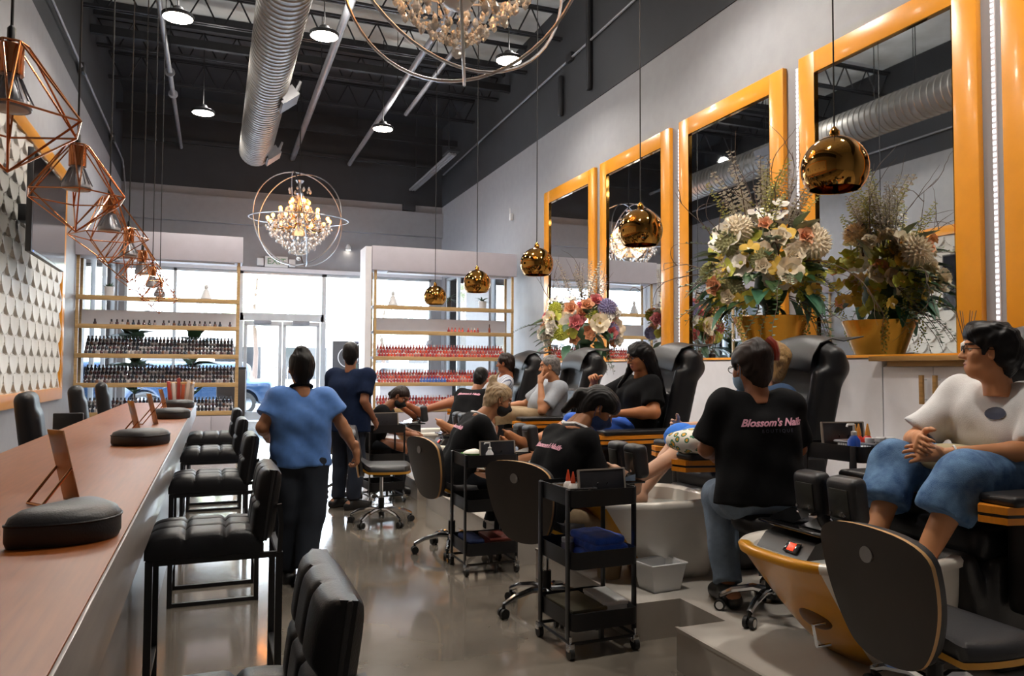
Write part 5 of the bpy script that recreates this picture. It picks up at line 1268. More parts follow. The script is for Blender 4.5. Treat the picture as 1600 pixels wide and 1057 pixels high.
def open_me(name, m, c, r=.08, n=6, t=1.15):
    b = B()
    for i in range(n): petal(b, r, r*.5, -r*.12, 2*PI*i/n, t, n=4)
    for i in range(n): petal(b, r*.75, r*.4, r*.1, 2*PI*(i+.5)/n, t*.7, (0, 0, .004), n=4)
    b.mi = 1; b.ball((0, 0, r*.2), (r*.16, r*.16, r*.2), 8, 6); return b.mesh(name, [m, c], 80)
def orchid_me(name, m, c, r=.055):
    b = B()
    for a, L, w in ((PI/2, 1, .35), (PI/2+2.2, .95, .35), (PI/2-2.2, .95, .35), (.25, 1.05, .55), (PI-.25, 1.05, .55)): petal(b, r*L, r*w, -r*.1, a, 1.35, n=4)
    b.mi = 1; petal(b, r*.5, r*.22, r*.15, -PI/2, .8, n=3); b.ball((0, 0, r*.12), r*.12, 6, 5); return b.mesh(name, [m, c], 80)
def mum_me(name, m, r=.085):
    b = B(); n = 130
    for i in range(n):
        z = 1-1.75*i/n; a = i*2.39996; q = math.sqrt(max(0, 1-z*z)); d = Vector((q*math.cos(a), q*math.sin(a), z)); u = d.orthogonal().normalized(); w = d.cross(u)
        p = d*r*.72; t = d*r; s_ = r*.13; b.faces([p+u*s_, p+w*s_, p-u*s_, p-w*s_, t], [(0, 1, 4), (1, 2, 4), (2, 3, 4), (3, 0, 4)])
    b.ball((0, 0, 0), r*.75, 10, 8); return b.mesh(name, m, 30)
def leaf_me(name, m, L=.2, w=.045, bend=.25, n=6):
    b = B(); vs = []; fs = []
    for i in range(n+1):
        f = i/n; ww = w*math.sin(PI*(.04+.93*f)**.8); x = L*(f-.15*bend*f*f); z = -bend*L*f*f
        vs += [(x, -ww, z+ww*.35), (x, 0, z), (x, ww, z+ww*.35)]
    for i in range(n):
        for j in range(2): q = i*3+j; fs.append((q, q+1, q+4, q+3))
    b.faces(vs, fs); return b.mesh(name, m, 60)
def spike_me(name, m, c, L=.5, n=26, r=.02, bend=.12):
    b = B(); P = lambda f: Vector((bend*f*f, .03*math.sin(4*f), L*f))
    b.mi = 1; b.tube([P(i/8) for i in range(9)], .006, 5, taper=.002); b.mi = 0
    for i in range(n):
        f = .25+.75*i/n; a = i*2.4; p = P(f)+Vector((math.cos(a), math.sin(a), .2))*r*1.3*(1.1-.5*f); s_ = r*(1.25-.6*f)
        for k in range(5): petal(b, s_, s_*.5, 0, 2*PI*k/5+a, 1.0, p, n=2)
    return b.mesh(name, [m, c], 80)
def sprig_me(name, m, c, L=.35, n=14, w=.02, droop=.5):
    b = B(); P = lambda f: Vector((L*f, .02*math.sin(5*f), -droop*L*f*f))
    b.mi = 1; b.tube([P(i/6) for i in range(7)], .004, 5, taper=.0015); b.mi = 0
    for i in range(n):
        f = .12+.86*i/n; p = P(f); s = 1 if i % 2 else -1; d = Vector((.6, s*.8, .15)).normalized(); l = w*2.4*(1-.4*f); u = Vector((0, 0, 1)).cross(d).normalized()*w*.75*(1-.3*f); h = Vector((0, 0, w*.25))
        b.faces([p, p+d*l*.5+u-h, p+d*l, p+d*l*.5-u-h, p+d*l*.5+h*.4], [(0, 1, 4), (1, 2, 4), (2, 3, 4), (3, 0, 4)])
    return b.mesh(name, [m, c], 60)
def tendril_me(name, m, L=.4):
    b = B()
    for i in range(34):
        f = i/34; b.ball((.05*math.sin(f*5)+.018*math.cos(i*2.4), .018*math.sin(i*2.4), -L*f), .011*(1.2-f*.6), 6, 4)
    return b.mesh(name, m, 60)
def twig_me(name, L, seed, curl=.0):
    r = random.Random(seed); b = B()
    def br(p, d, l, rad, dep):
        pts = [p]; n = 9
        for i in range(n):
            d = (d+Vector((r.uniform(-.3, .3), r.uniform(-.3, .3), r.uniform(-.15, .2)-curl*.35))).normalized(); p = p+d*l/n; pts.append(p)
            if dep and i in (3, 5, 7): br(p, (d+Vector((r.uniform(-.9, .9), r.uniform(-.9, .9), .3))).normalized(), l*.42, rad*.6, dep-1)
        b.tube(pts, rad, 5, taper=rad*.3)
    br(Vector((0, 0, 0)), Vector((.15, 0, 1)).normalized(), L, .008, 1); return b.mesh(name, M['twig'], 80)
FM = dict(cream=rose_me('rose', M['cream'], .075), peach=rose_me('rose', M['peach'], .07), pink=rose_me('rose', M['pink'], .075), ivory=rose_me('rose', M['ivory'], .075), mauve=mum_me('hydrangea', M['mauve'], .1),
 cup=open_me('open_bloom', M['cream'], M['yellow'], .1, 6, .95), magnolia=open_me('open_bloom', M['ivory'], M['lime'], .13, 7, 1.15), lime=orchid_me('orchid', M['lime'], M['yellow'], .075), gold=orchid_me('orchid', M['yellow'], M['cream'], .075), worchid=orchid_me('orchid', M['ivory'], M['mauve'], .055),
 mum=mum_me('pompon', M['cream'], .105), mumg=mum_me('pompon', mat('greenish_petal', 'b3b184', .7), .1), limemum=mum_me('pompon', M['lime'], .08),
 leaf=leaf_me('leaf', M['green']), bleaf=leaf_me('leaf', M['greenb'], .34, .085, .5), dleaf=leaf_me('leaf', M['greeny'], .22, .05, .2),
 spike=spike_me('blossom_spike', M['ivory'], M['twig'], .6, 34, .026), yspike=spike_me('blossom_spike', mat('pale_lime_petal', 'd0cc80', .6), M['greeny'], .45, 28, .022), sprig=sprig_me('sprig', M['green'], M['twig']), dsprig=sprig_me('sprig', M['greeny'], M['twig'], .4, 16, .024, .2), tend=tendril_me('berry_tendril', mat('olive_berry', '8f8a35', .5)))
def arrangement(lab, loc, vase_fn, vlab, vm, plan, seed, Rx, Rz, twigs, name_v):
    r = random.Random(seed); vt = thing(name_v, vlab, 'vase', (loc[0], loc[1], PZ)); H = loc[2]-PZ; vase_fn(vt, H)
    t = thing('flower_arrangement', lab, 'flowers', loc); cam_d = Vector((-loc[0], -loc[1], 0)).normalized()
    b = B(); b.ball((0, 0, Rz*.26), (Rx*.25, Rx*.34, Rz*.2), 12, 8); b.cyl((0, 0, -.12), (0, 0, Rz*.2), .07, .1, 10); b.obj('foliage_core', M['green'], t)
    for key, n, lo, hi, rad, sc in plan:
        for i in range(int(n*1.35)):
            for _ in range(30):
                el_ = r.uniform(lo, hi); az = r.uniform(0, 2*PI); d = Vector((math.cos(el_)*math.cos(az), math.cos(el_)*math.sin(az), math.sin(el_)))
                if (d.x*cam_d.x+d.y*cam_d.y) > -.35 or el_ > 1.0 or r.random() < .3: break
            if d.x > 0: d.x *= .15 if key in ('leaf', 'bleaf', 'dleaf', 'sprig', 'dsprig') else .55
            p = Vector((d.x*Rx*rad, d.y*Rx*rad, Rz*.33+d.z*Rz*.55*rad)); p *= r.uniform(.72, 1.05); f = r.uniform(.8, 1.2)*sc*(1.32 if key not in ('spike', 'yspike', 'tend', 'bleaf') else 1.05)
            me = FM[key]
            if key in ('leaf', 'bleaf', 'dleaf', 'sprig', 'dsprig'): rot = (Vector((d.x, d.y, d.z*.6+r.uniform(-.3, .2)))).to_track_quat('X', 'Z').to_euler()
            elif key == 'tend': rot = (0, 0, az)
            elif key in ('spike', 'yspike'): rot = Vector((d.x*.55, d.y*.55, 1)).to_track_quat('Z', 'Y').to_euler()
            else: rot = (d*1.0+cam_d*.55+Vector((r.uniform(-.2, .2), r.uniform(-.2, .2), .1))).to_track_quat('Z', 'Y').to_euler()
            place(t, me.name.split('.')[0], me, t, p, rot, f)
    for L, s_, curl, off in twigs:
        me = twig_me('twig', L, s_, curl); q = place(t, 'twig', me, t, (off[0]*.3, off[1]*.3, Rz*.35), Vector((off[0], off[1], off[2])).to_track_quat('Z', 'Y').to_euler())
    return t
def vase_gold(t, H):
    B().lathe([(.10, 0), (.14, .02), (.13, .05), (.08, .12), (.085, .3), (.12, H*.45), (.23, H*.75), (.34, H*.93), (.39, H), (.38, H+.005), (.32, H*.93), (.1, H*.6)], 36).obj('vase_body', M['goldv'], t, 60)
def vase_white(t, H):
    B().lathe([(.14, 0), (.15, .02), (.13, .06), (.12, .3), (.16, H*.5), (.21, H*.8), (.23, H), (.215, H), (.18, H*.8), (.08, H*.5)], 48, flute=.06).obj('vase_body', M['wvase'], t, 60)
arrangement('big cream and lime flower arrangement with curling twigs before the middle mirrors', (5.42, 6.5, 1.98), vase_gold, 'tall gold trumpet vase holding the big cream flowers', 'gold',
 [('dleaf', 16, -.2, 1.2, .9, 1.1), ('leaf', 18, -.5, .6, .95, 1.1), ('bleaf', 10, -.6, .2, .95, 1.0), ('sprig', 14, -.6, .6, .95, 1.1), ('dsprig', 10, -.3, .8, .9, 1.), ('tend', 12, -.7, .1, .95, 1.0), ('cup', 8, -.3, .6, 1.02, 1.1), ('cream', 9, -.3, 1., 1.02, 1.1), ('peach', 5, -.2, .7, 1.02, 1.1), ('magnolia', 5, -.1, .9, .98, 1.1),
  ('lime', 36, -.4, .9, 1.04, 1.1), ('gold', 22, -.4, .8, 1.02, 1.0), ('mum', 4, .0, 1.1, 1.0, 1.1), ('mumg', 4, -.1, .9, 1.0, 1.0), ('worchid', 22, .6, 1.5, 1.1, 1.), ('spike', 15, .8, 1.55, .85, 1.1), ('yspike', 14, .5, 1.5, .95, 1.15)], 5, .60, 1.25,
 [(1.35, 1, 0, (-.05, .1, 1)), (1.3, 2, 0, (-.25, .1, 1)), (1.25, 3, 0, (.05, -.2, 1)), (1.3, 4, .55, (-.75, .55, .6)), (1.3, 5, .7, (-.8, .35, .5)), (1.2, 6, .35, (-.6, .5, .9)), (1.2, 7, 0, (-.1, -.35, 1)), (1.2, 9, .5, (-.1, -.9, .7)), (1.15, 12, .6, (-.7, .6, .3))], 'flower_vase')
arrangement('smaller pink, peach and white flower arrangement by the farthest mirrors', (5.35, 10.7, 1.72), vase_white, 'white fluted vase holding the pink and white flowers', 'white',
 [('dleaf', 10, -.2, 1.1, .9, 1.1), ('leaf', 14, -.5, .6, .95, 1.1), ('bleaf', 6, -.6, .2, .95, .8), ('sprig', 10, -.6, .6, .95, 1.), ('pink', 10, -.2, .9, 1.04, 1.25), ('peach', 12, -.4, .7, 1.04, 1.2), ('ivory', 9, -.3, .9, 1.04, 1.25), ('cup', 5, -.3, .6, 1.04, 1.2), ('mauve', 4, -.2, .6, 1.02, 1.1), ('limemum', 6, -.1, .9, 1.02, 1.1), ('lime', 10, -.2, .8, 1.04, 1.1), ('magnolia', 3, .1, .9, 1., 1.1), ('worchid', 20, .6, 1.5, 1.15, 1.2), ('spike', 11, .8, 1.5, .85, 1.0)], 8, .66, .95,
 [(1.1, 21, 0, (-.05, .1, 1)), (1.1, 22, 0, (-.3, .2, 1)), (1.0, 23, .1, (.0, -.4, 1)), (1.0, 24, .3, (-.6, .5, .8))], 'flower_vase')
def ORD(n):
    one = 'first second third fourth fifth sixth seventh eighth ninth tenth eleventh twelfth thirteenth fourteenth fifteenth sixteenth seventeenth eighteenth nineteenth'.split()
    if n < 20: return one[n-1]
    return ('twentieth thirtieth fortieth fiftieth'.split()[n//10-2]) if n % 10 == 0 else 'twenty thirty forty fifty'.split()[n//10-2]+'-'+one[n % 10-1]
# ------------------------------------------------------------------ polish bottles
def bottle_me(name, c, capc, w=.055, h=.062, ch=.042):
    b = B(); s = w/2
    b.lathe([(s*.9, 0), (s*1.05, .006), (s*1.05, h*.75), (s*.5, h)], 8); b.mi = 1; b.lathe([(s*.5, h), (s*.56, h+.004), (s*.5, h+ch)], 8)
    return b.mesh(name, [mat('polish_'+c, c, .12, var=.03, coat=.5), mat('cap_'+capc, capc, .35, var=.03)], 50)
REDS = ['c04038', 'b03038', 'd0584a', '98303a', 'c86a60', 'd84830', 'a8464c', 'e0705c']; DARKS = ['3a2a30', '5a4048', '2e3038', '8a7a78', '4a3038', 'b0a8a4', '6a4a3c', '303a4a']
BR = [bottle_me('nail_polish_bottle', c, 'e8e4e0' if i % 4 == 0 else 'b8645c') for i, c in enumerate(REDS)]; BBL = bottle_me('nail_polish_bottle', '4668b8', '5078c8'); BD = [bottle_me('nail_polish_bottle', c, '1c1c20') for c in DARKS]
stuff = B(); GR = 'nail polish bottles on the shelves'; tiers = {1.67: ('second bottle shelf', ), 1.15: ('third bottle shelf', ), .63: ('lowest bottle shelf', )}
RISER = B()
def rows(x0, x1, z, ntier, front, bank, lab, side, nlim):
    n = int((x1-x0)/.062)
    for k in range(ntier):
        zz = z+.075*k; y = 15.33+.085*k
        if k: 
            RISER.bb(x0, x1, y-.035, y+.05, zz-.06, zz)
        for i in range(n):
            x = x0+.032+i*.062; r = random.random(); me = bank[(i*7+k*3+int(r*2.2)) % len(bank)]
            if side > 0 and z == 1.15 and k == 0 and .3 < i/n < .52: me = BBL
            if k < front and i < nlim:
                o = bpy.data.objects.new('nail_polish_bottle', me); o.location = (x, y, zz+.0005); COL.objects.link(o); tag(o, lab % ('front row' if k == 0 else 'second row')+', '+ORD(i+1)+' from the left', 'bottle', GR)
            else:
                bm2 = me; mi = {m.name: q for q, m in enumerate(STM)}; base = len(stuff.bm.verts); vs = [stuff.bm.verts.new(v.co+Vector((x, y, zz+.0005))) for v in bm2.vertices]
                for p in bm2.polygons:
                    f = stuff.bm.faces.new([vs[q] for q in p.vertices]); f.material_index = mi[bm2.materials[p.material_index].name]
STM = []
for me in BR+BD+[BBL]:
    for m in me.materials:
        if m not in STM: STM.append(m)
rows(3.05, 5.8, 1.67, 3, 2, BR, 'red polish bottle, top bottle board of right shelf, %s', 1, 99)
rows(3.05, 5.8, 1.15, 3, 2, BR, 'red polish bottle, middle bottle board of right shelf, %s', 1, 99)
rows(3.05, 5.8, .63, 3, 1, BR, 'red polish bottle, lowest bottle board of right shelf, %s', 1, 14)
rows(-2.15, .34, 1.67, 4, 2, BD, 'dark polish bottle, top bottle board of left shelf, %s', -1, 99)
rows(-2.15, .34, 1.15, 4, 1, BD, 'dark polish bottle, middle bottle board of left shelf, %s', -1, 20)
rows(-2.15, .34, .63, 3, 0, BD, '', -1, 0)
so_ = stuff.obj('nail_polish_stock', STM); tag(so_, 'further rows of nail polish bottles packed on both shelves', 'bottles', None, 'stuff')
ro = RISER.obj('shelf_riser', M['white']); tag(ro, 'white stepped risers under the rows of bottles', 'riser', None, 'stuff')
jn_ = 0
for i in range(26):
    x = -2.0+i*.088+(.06 if i > 11 else 0)
    if i in (1, 2, 24): continue
    jn_ += 1
    o = bpy.data.objects.new('polish_jar', BD[i % 8]); o.location = (x, 15.42, 2.1905); COL.objects.link(o); tag(o, 'dark polish jar on the white left shelf board, %s from the left' % ORD(jn_), 'jar', 'jars on the white backed left board')
for jn, x in enumerate((4.55, 4.62, 4.69, 4.78, 4.85, 4.98, 5.05, 5.12, 5.19)):
    o = bpy.data.objects.new('polish_jar', BR[int(x*50) % 8]); o.location = (x, 15.42, 2.1905); COL.objects.link(o); tag(o, 'red polish jar on the white right shelf board, %s from the left' % ORD(jn+1), 'jar', 'red jars on the white backed right board')
o = bottle_me('tall_bottle', '7a3a28', '3a2018', .05, .12, .07); q = bpy.data.objects.new('polish_bottle', o); q.location = (5.45, 15.42, 2.1905); COL.objects.link(q); tag(q, 'single tall brown bottle right of the red jars on the right shelf', 'bottle')
# shelf-top ornaments
def statuette(lab, x, s):
    t = thing('statuette', lab, 'statuette', (x, 15.4, 2.701))
    B().lathe([(.09*s, 0), (.1*s, .02), (.085*s, .06*s), (.06*s, .13*s), (.05*s, .17*s), (.025*s, .2*s)], 18).obj('robe', M['wvase'], t); B().ball((0, 0, .235*s), (.04*s, .04*s, .05*s), 12, 8).obj('head', M['wvase'], t); B().ball((0, 0, .285*s), .016*s, 8, 6).obj('topknot', M['wvase'], t)
statuette('small white seated statuette on top of the left shelf', -.17, 1.0); statuette('small white seated statuette on top of the right shelf', 3.36, 1.05)
def pot_plant(lab, x, y, z, m, r, h, leaf, n, L, tall=0., name='potted_plant'):
    t = thing(name, lab, 'plant', (x, y, z)); B().lathe([(r*.8, 0), (r*.85, .005), (r, h), (r*.9, h), (r*.8, h*.85), (.0, h*.85)], 20).obj('pot', m, t, 50); rr = random.Random(int(x*100+y*7))
    if tall: B().cyl((0, 0, h*.8), (0, 0, h+tall), .02, .012, 8).obj('stem', M['twig'], t)
    for i in range(n):
        a = i*2.4; e = rr.uniform(.1, 1.1); d = Vector((math.cos(a)*math.cos(e), math.sin(a)*math.cos(e), math.sin(e))); place(t, 'leaf', leaf, t, (0, 0, h*.85+tall*(.25+.75*i/n) if tall else h*.85), d.to_track_quat('X', 'Z').to_euler(), L*rr.uniform(.75, 1.2))
    return t
sl_ = leaf_me('leaf', M['green'], .12, .018, -.1); bl_ = leaf_me('leaf', mat('rubber_leaf', '24381f', .3, var=.3), .42, .13, .3); fl_ = leaf_me('leaf', M['green'], .2, .015, .5)
pot_plant('little spiky plant in a white pot on top of the left shelf', -1.78, 15.4, 2.701, M['wvase'], .085, .17, sl_, 16, 1.0)
pot_plant('little spiky plant in a white pot on top of the right shelf', 5.28, 15.4, 2.701, M['wvase'], .09, .16, fl_, 16, 1.0)
pot_plant('dark vase with a leafy plant on the right shelf top, by a gold globe', 4.55, 15.42, 2.701, M['shell'], .055, .2, fl_, 12, 1.1)
pot_plant('large leaved rubber plant in a pot by the window, behind the left shelf', -1.45, 16.7, 0, M['shell'], .25, .45, bl_, 34, 1.35, 2.0)
pot_plant('second large leaved plant by the window, nearer the door', -.4, 16.8, 0, M['shell'], .25, .45, bl_, 30, 1.3, 1.9)
o = thing('waste_bin', 'dark square box between the window plants behind the left shelf', 'box', (.35, 18.4, 0)); B().bb(-.3, .3, -.2, .2, 0, 1.4, .01).obj('bin_body', M['shell'], o); B().bb(-.31, .31, -.21, .21, 1.4, 1.45, .01).obj('lid', M['black'], o)
# sign board with white orchids by the door
t = thing('sign_board', 'dark grey sign board on the glass right of the door, white lettering', 'sign', (3.35, 20.6, 0)); B().bb(-.45, .55, -.02, .02, .95, 2.15, .004).obj('board', mat('sign_grey', '4a4a4e', .5), t); B().bb(-.03, .03, -.02, .04, 0, .95).obj('post', M['black'], t); B().bb(-.3, .3, -.15, .15, 0, .03, .01).obj('foot', M['black'], t)
lt = text_mesh('letters', 'VETE', .16, M['wplast'], extrude=.002); place(t, 'letters', lt, t, (-.2, -.024, 1.3), (PI/2, 0, 0)); B().tube([(.26*math.cos(a)-.05, -.024, 1.72+.26*math.sin(a)) for a in np.linspace(0, 2*PI, 28, endpoint=False)], .012, 6, closed=True).obj('emblem_ring', M['wplast'], t)
t = pot_plant('white orchid in a dark pot in front of the sign board by the door', 3.5, 19.6, 0, M['shell'], .2, .5, bl_, 10, .9, .5, 'orchid_plant'); t['category'] = 'plant'
for i in range(16): a = i*2.4; place(t, 'bloom', FM['worchid'], t, (.28*math.cos(a)-.1, .2*math.sin(a)-.1, 1.55+.035*i), (1.2, 0, a), 2.2)
for s in (-1, 1): B().tube([(0, 0, .5), (.05*s, 0, 1.1), (.15*s-.05, -.05, 1.7), (.28*s-.1, -.1, 2.0)], .01, 6).obj('flower_stem', M['greenb'], t)
# reception desk beyond the right shelf
t = thing('reception_desk', 'white reception desk behind the right shelf', 'desk', (4.6, 18.6, 0)); B().bb(-.9, .9, -.3, .3, 0, 1.05, .01).obj('desk_body', M['white'], t); B().bb(-.95, .95, -.35, .4, 1.05, 1.1, .006).obj('desk_top', M['wvase'], t)
t = thing('table_lamp', 'grey globe lamp on the desk behind the right shelf', 'lamp', (5.0, 18.6, 1.1)); B().ball((0, 0, .95), .1, 16, 10).obj('lamp_shade', M['pipe'], t); B().cyl((0, 0, 0), (0, 0, .88), .012).obj('pole', M['black'], t); B().lathe([(.09, 0), (.09, .015), (.02, .02)], 16).obj('foot', M['black'], t)
# ------------------------------------------------------------------ things on the trolleys
def on(tr, x, y, z): 
    c, s = math.cos(tr[3] if len(tr) > 3 else 0), math.sin(tr[3] if len(tr) > 3 else 0); return (tr[0]+x, tr[1]+y, tr[2]+z)
def placard(lab, loc, rz=0., w=.3, h=.2):
    t = thing('placard', lab, 'placard', loc, rz, None); R = Matrix.Rotation(-.12, 3, 'X'); B().box(R @ Vector((0, 0, h/2)), (w, .008, h), .002, rot=R).obj('picture', M['poster'], t)
    b = B(); 
    for x0, z0, dx, dz in ((0, h, w, .006), (0, .003, w, .006), (-w/2, h/2, .006, h), (w/2, h/2, .006, h)): b.box(R @ Vector((x0, 0, z0)), (dx+.004, .012, dz+.002), rot=R)
    b.obj('clear_edge', M['acr'], t); B().tube([(-.03, .0, h*.6), (0, .06, .003), (.03, .0, h*.6)], .003, 6).obj('prop', M['black'], t); return t
T1, T2, T3, T4 = TR
placard('dark framed placard on the nearest trolley', on(T1, .03, -.13, .752), .05, .27, .165); placard('dark framed placard on the second trolley', on(T2, .06, -.13, .752), .0, .26, .165); placard('dark framed placard on the farthest trolley', on(T3, .0, -.1, .752), .1, .3, .2); placard('dark placard behind the basket on the trolley by the man in white', on(T4, .06, .12, .752), -.2, .26, .18)
def dropper(lab, loc, c1, c2, s=1.):
    t = thing('squeeze_bottle', lab, 'bottle', loc); B().lathe([(.022*s, 0), (.024*s, .004), (.024*s, .075*s), (.012*s, .092*s)], 14).obj('bottle', mat('squeeze_'+c1, c1, .35), t); B().lathe([(.012*s, .092*s), (.013*s, .1*s), (.003*s, .15*s)], 10).obj('nozzle', mat('nozzle_'+c2, c2, .35), t); return t
def basket(lab, loc, w, d, h, m, rz=0., holes=True):
    t = thing('basket', lab, 'basket', loc, rz); b = B(); tray(b, w, d, h, 0, .03, .006); b.obj('basket_body', m, t)
    b = B(); b.tube([(x*w/2, y*d/2, h) for x, y in ((-1, -1), (1, -1), (1, 1), (-1, 1))], .006, 6, closed=True); b.obj('rim', M['black'] if not holes else M['pipe'], t)
    if holes:
        b = B(); 
        for k in range(14):
            for j in range(4): b.box((-w/2+.03+k*(w-.06)/13, -d/2-.001, .02+j*(h-.035)/3), (.012, .004, .012)); b.box((-w/2-.001, -d/2+.03+k*(d-.06)/13, .02+j*(h-.035)/3), (.004, .01, .012))
        o = b.obj('weave_holes', M['wplast'], t); o['kind'] = 'stuff'
    return t
basket('small wire edged caddy with squeeze bottles on the nearest trolley', on(T1, -.1, -.06, .752), .15, .2, .075, mat('caddy_plastic', 'b09a80', .3, trans=.3), 0, False)
for i, (x, y) in enumerate(((-.13, -.11), (-.085, -.1), (-.12, -.03))): dropper('white squeeze bottle with orange tip in the nearest caddy, '+('left one', 'right one', 'back one')[i], on(T1, x, y, .76), 'e4e0dc', 'd8502c', 1.0)
def folded_towel(lab, loc, m, w, d, h, rz=0, n=3):
    t = thing('folded_towel', lab, 'towel', loc, rz)
    for k in range(n):
        S = SDF((-w/2-.03, -d/2-.03, -.02), (w/2+.03, d/2+.03, h+.02), .009); z = h*(k+.5)/n; S.rbox((.006*(k % 2), .004*k, z), (w/2-.008*k, d/2-.006*k, h/n*.56), h/n*.5); sdf_obj('fold', S, m, t, 1, .004, k+3, 1.2)
    return t
folded_towel('folded bright blue towel on the middle tray of the nearest trolley', on(T1, .05, -.03, .455), M['towel'], .21, .3, .12, .1)
folded_towel('folded blue cloth on the bottom tray of the second trolley', on(T2, -.1, -.02, .148), mat('navy_towel', '25345f', .85, bump=.4), .15, .3, .09)
def carton(lab, loc, m, w, d, h, rz=0., lid=None, name='supply_box'):
    t = thing(name, lab, 'box', loc, rz); B().bb(-w/2, w/2, -d/2, d/2, 0, h*.8, .004).obj('box_body', m, t); B().bb(-w/2-.004, w/2+.004, -d/2-.004, d/2+.004, h*.8, h, .004).obj('lid', lid or m, t); return t
carton('dark red box on the bottom tray of the second trolley', on(T2, .08, -.02, .148), mat('dark_red_card', '6a3028', .5), .16, .26, .09)
carton('silver box on the bottom tray of the nearest trolley, left', on(T1, -.07, -.02, .148), mat('silver_box', 'b8b8ba', .3, .5), .19, .3, .085, .05, mat('olive_lid', '6a6450', .5)); carton('white box on the bottom tray of the nearest trolley, right', on(T1, .1, -.02, .148), M['wplast'], .13, .26, .1, -.05)
def tools(lab, loc, n, cols, name='nail_tool', L=.13):
    for i in range(n):
        t = thing(name, lab+', '+['leftmost', 'second', 'third', 'rightmost'][i], 'tool', (loc[0]+.03*i, loc[1]+.02*(i % 2), loc[2]+.006), .7+.5*i); B().cyl((-L/2, 0, 0), (L/2, 0, 0), .006, .005, 8).obj('handle', mat('tool_'+cols[i], cols[i], .35), t); B().cyl((L/2, 0, 0), (L/2+.03, 0, .0), .004, .001, 8).obj('tip', M['chrome'], t)
tools('small nail tool on the middle tray of the nearest trolley', on(T1, -.13, -.12, .45), 3, ['d0a070', '8a4a30', 'c8c8c8']); tools('nail file on the middle tray of the second trolley', on(T2, -.1, -.06, .45), 4, ['e0e0e4', 'd86a3c', 'c04838', 'a8a8b0'])
t = thing('lotion_jar', 'clear jar beside the blue towel on the nearest trolley', 'jar', on(T1, -.08, .06, .45)); B().lathe([(.035, 0), (.036, .06), (.03, .07)], 16).obj('jar_body', M['acr'], t); B().lathe([(.032, .07), (.032, .09), (.0, .092)], 16).obj('lid', M['wplast'], t)
t = thing('green_bowl', 'green bowl with white wipes on the second trolley', 'bowl', on(T2, -.1, -.04, .752)); B().lathe([(.05, 0), (.06, .005), (.085, .08), (.08, .08), (.055, .01)], 22).obj('bowl', mat('green_plastic', '5a9a3c', .35), t, 60); S = SDF((-.1, -.1, 0), (.1, .1, .14), .007); S.ell((0, 0, .07), (.07, .07, .035)); sdf_obj('wipes', S, M['ivory'], t, 1, .006)
def pump(lab, loc, c, s=1.):
    t = thing('pump_bottle', lab, 'bottle', loc); B().lathe([(.034*s, 0), (.036*s, .006), (.034*s, .11*s), (.014*s, .14*s)], 16).obj('bottle', mat('pump_'+c, c, .35), t); b = B(); b.lathe([(.016*s, .14*s), (.016*s, .16*s), (.006*s, .165*s), (.006*s, .2*s)], 12); b.tube([(0, 0, .2*s), (-.045*s, 0, .2*s), (-.05*s, 0, .188*s)], .007*s, 6); b.obj('pump_head', M['wplast'], t); return t
pump('white pump bottle in front of the placard on the second trolley', on(T2, -.02, -.18, .752), 'e0e0e2', .8); pump('white pump bottle on the farthest trolley', on(T3, -.14, -.12, .752), 'd8dadc', .9); pump('bright blue spray bottle on the trolley by the man in white', on(T4, -.13, -.14, .752), '2450b0', .95)
basket('grey woven plastic basket with jars on the trolley by the man in white', on(T4, .06, -.06, .752), .24, .26, .085, mat('grey_basket', '55565a', .5), .1)
for i, (x, y) in enumerate(((.0, -.12), (.05, -.14), (.1, -.1), (.14, -.13))):
    t = thing('small_jar', 'white lidded jar in the grey basket, '+['leftmost', 'second', 'third', 'rightmost'][i], 'jar', on(T4, x, y, .765)); B().lathe([(.022, 0), (.024, .07), (.02, .08)], 14).obj('jar_body', M['wplast'], t); B().lathe([(.025, .08), (.025, .1), (.0, .102)], 14).obj('lid', M['wvase'], t)
for i, (x, y) in enumerate(((-.0, -.02), (.045, .0), (.1, -.01))): dropper('red squeeze bottle with orange nozzle in the grey basket, '+['left', 'middle', 'right'][i], on(T4, x, y, .76), 'd03a30', 'e09a40', 1.15)
t = thing('crumpled_tissue', 'crumpled pale tissues on the trolley by the man in white', 'tissue', on(T4, -.08, -.12, .752)); S = SDF((-.09, -.09, -.01), (.09, .09, .12), .006); S.ell((0, 0, .03), (.05, .06, .035)).cone((0, 0, .03), (.0, .02, .09), .03, .01).cone((-.03, -.02, .02), (-.05, -.05, .05), .03, .015); S.half((0, 0, 0), (0, 0, -1)); sdf_obj('tissue', S, mat('pale_tissue', 'd4dde4', .8), t, 1, .012, 4, 2)
t = thing('storage_bin', 'white plastic tub on the platform step beside the nearest trolley', 'bin', (2.36, 3.78, PZ), .1)
b = B(); vs = []; 
for z, w, d in ((0, .09, .07), (.15, .12, .09), (.15, .112, .082), (.01, .082, .062)): vs += [(x*w, y*d, z) for x, y in ((-1, -1), (1, -1), (1, 1), (-1, 1))]
b.faces(vs, [(3, 2, 1, 0)]+[(k*4+i, k*4+(i+1) % 4, k*4+4+(i+1) % 4, k*4+4+i) for k in range(3) for i in range(4)]+[(12, 13, 14, 15)]); b.obj('tub_body', M['bin'], t)
b = B(); b.tube([(x*.122, y*.092, .15) for x, y in ((-1, -1), (1, -1), (1, 1), (-1, 1))], .006, 6, closed=True); b.obj('rim', M['bin'], t)
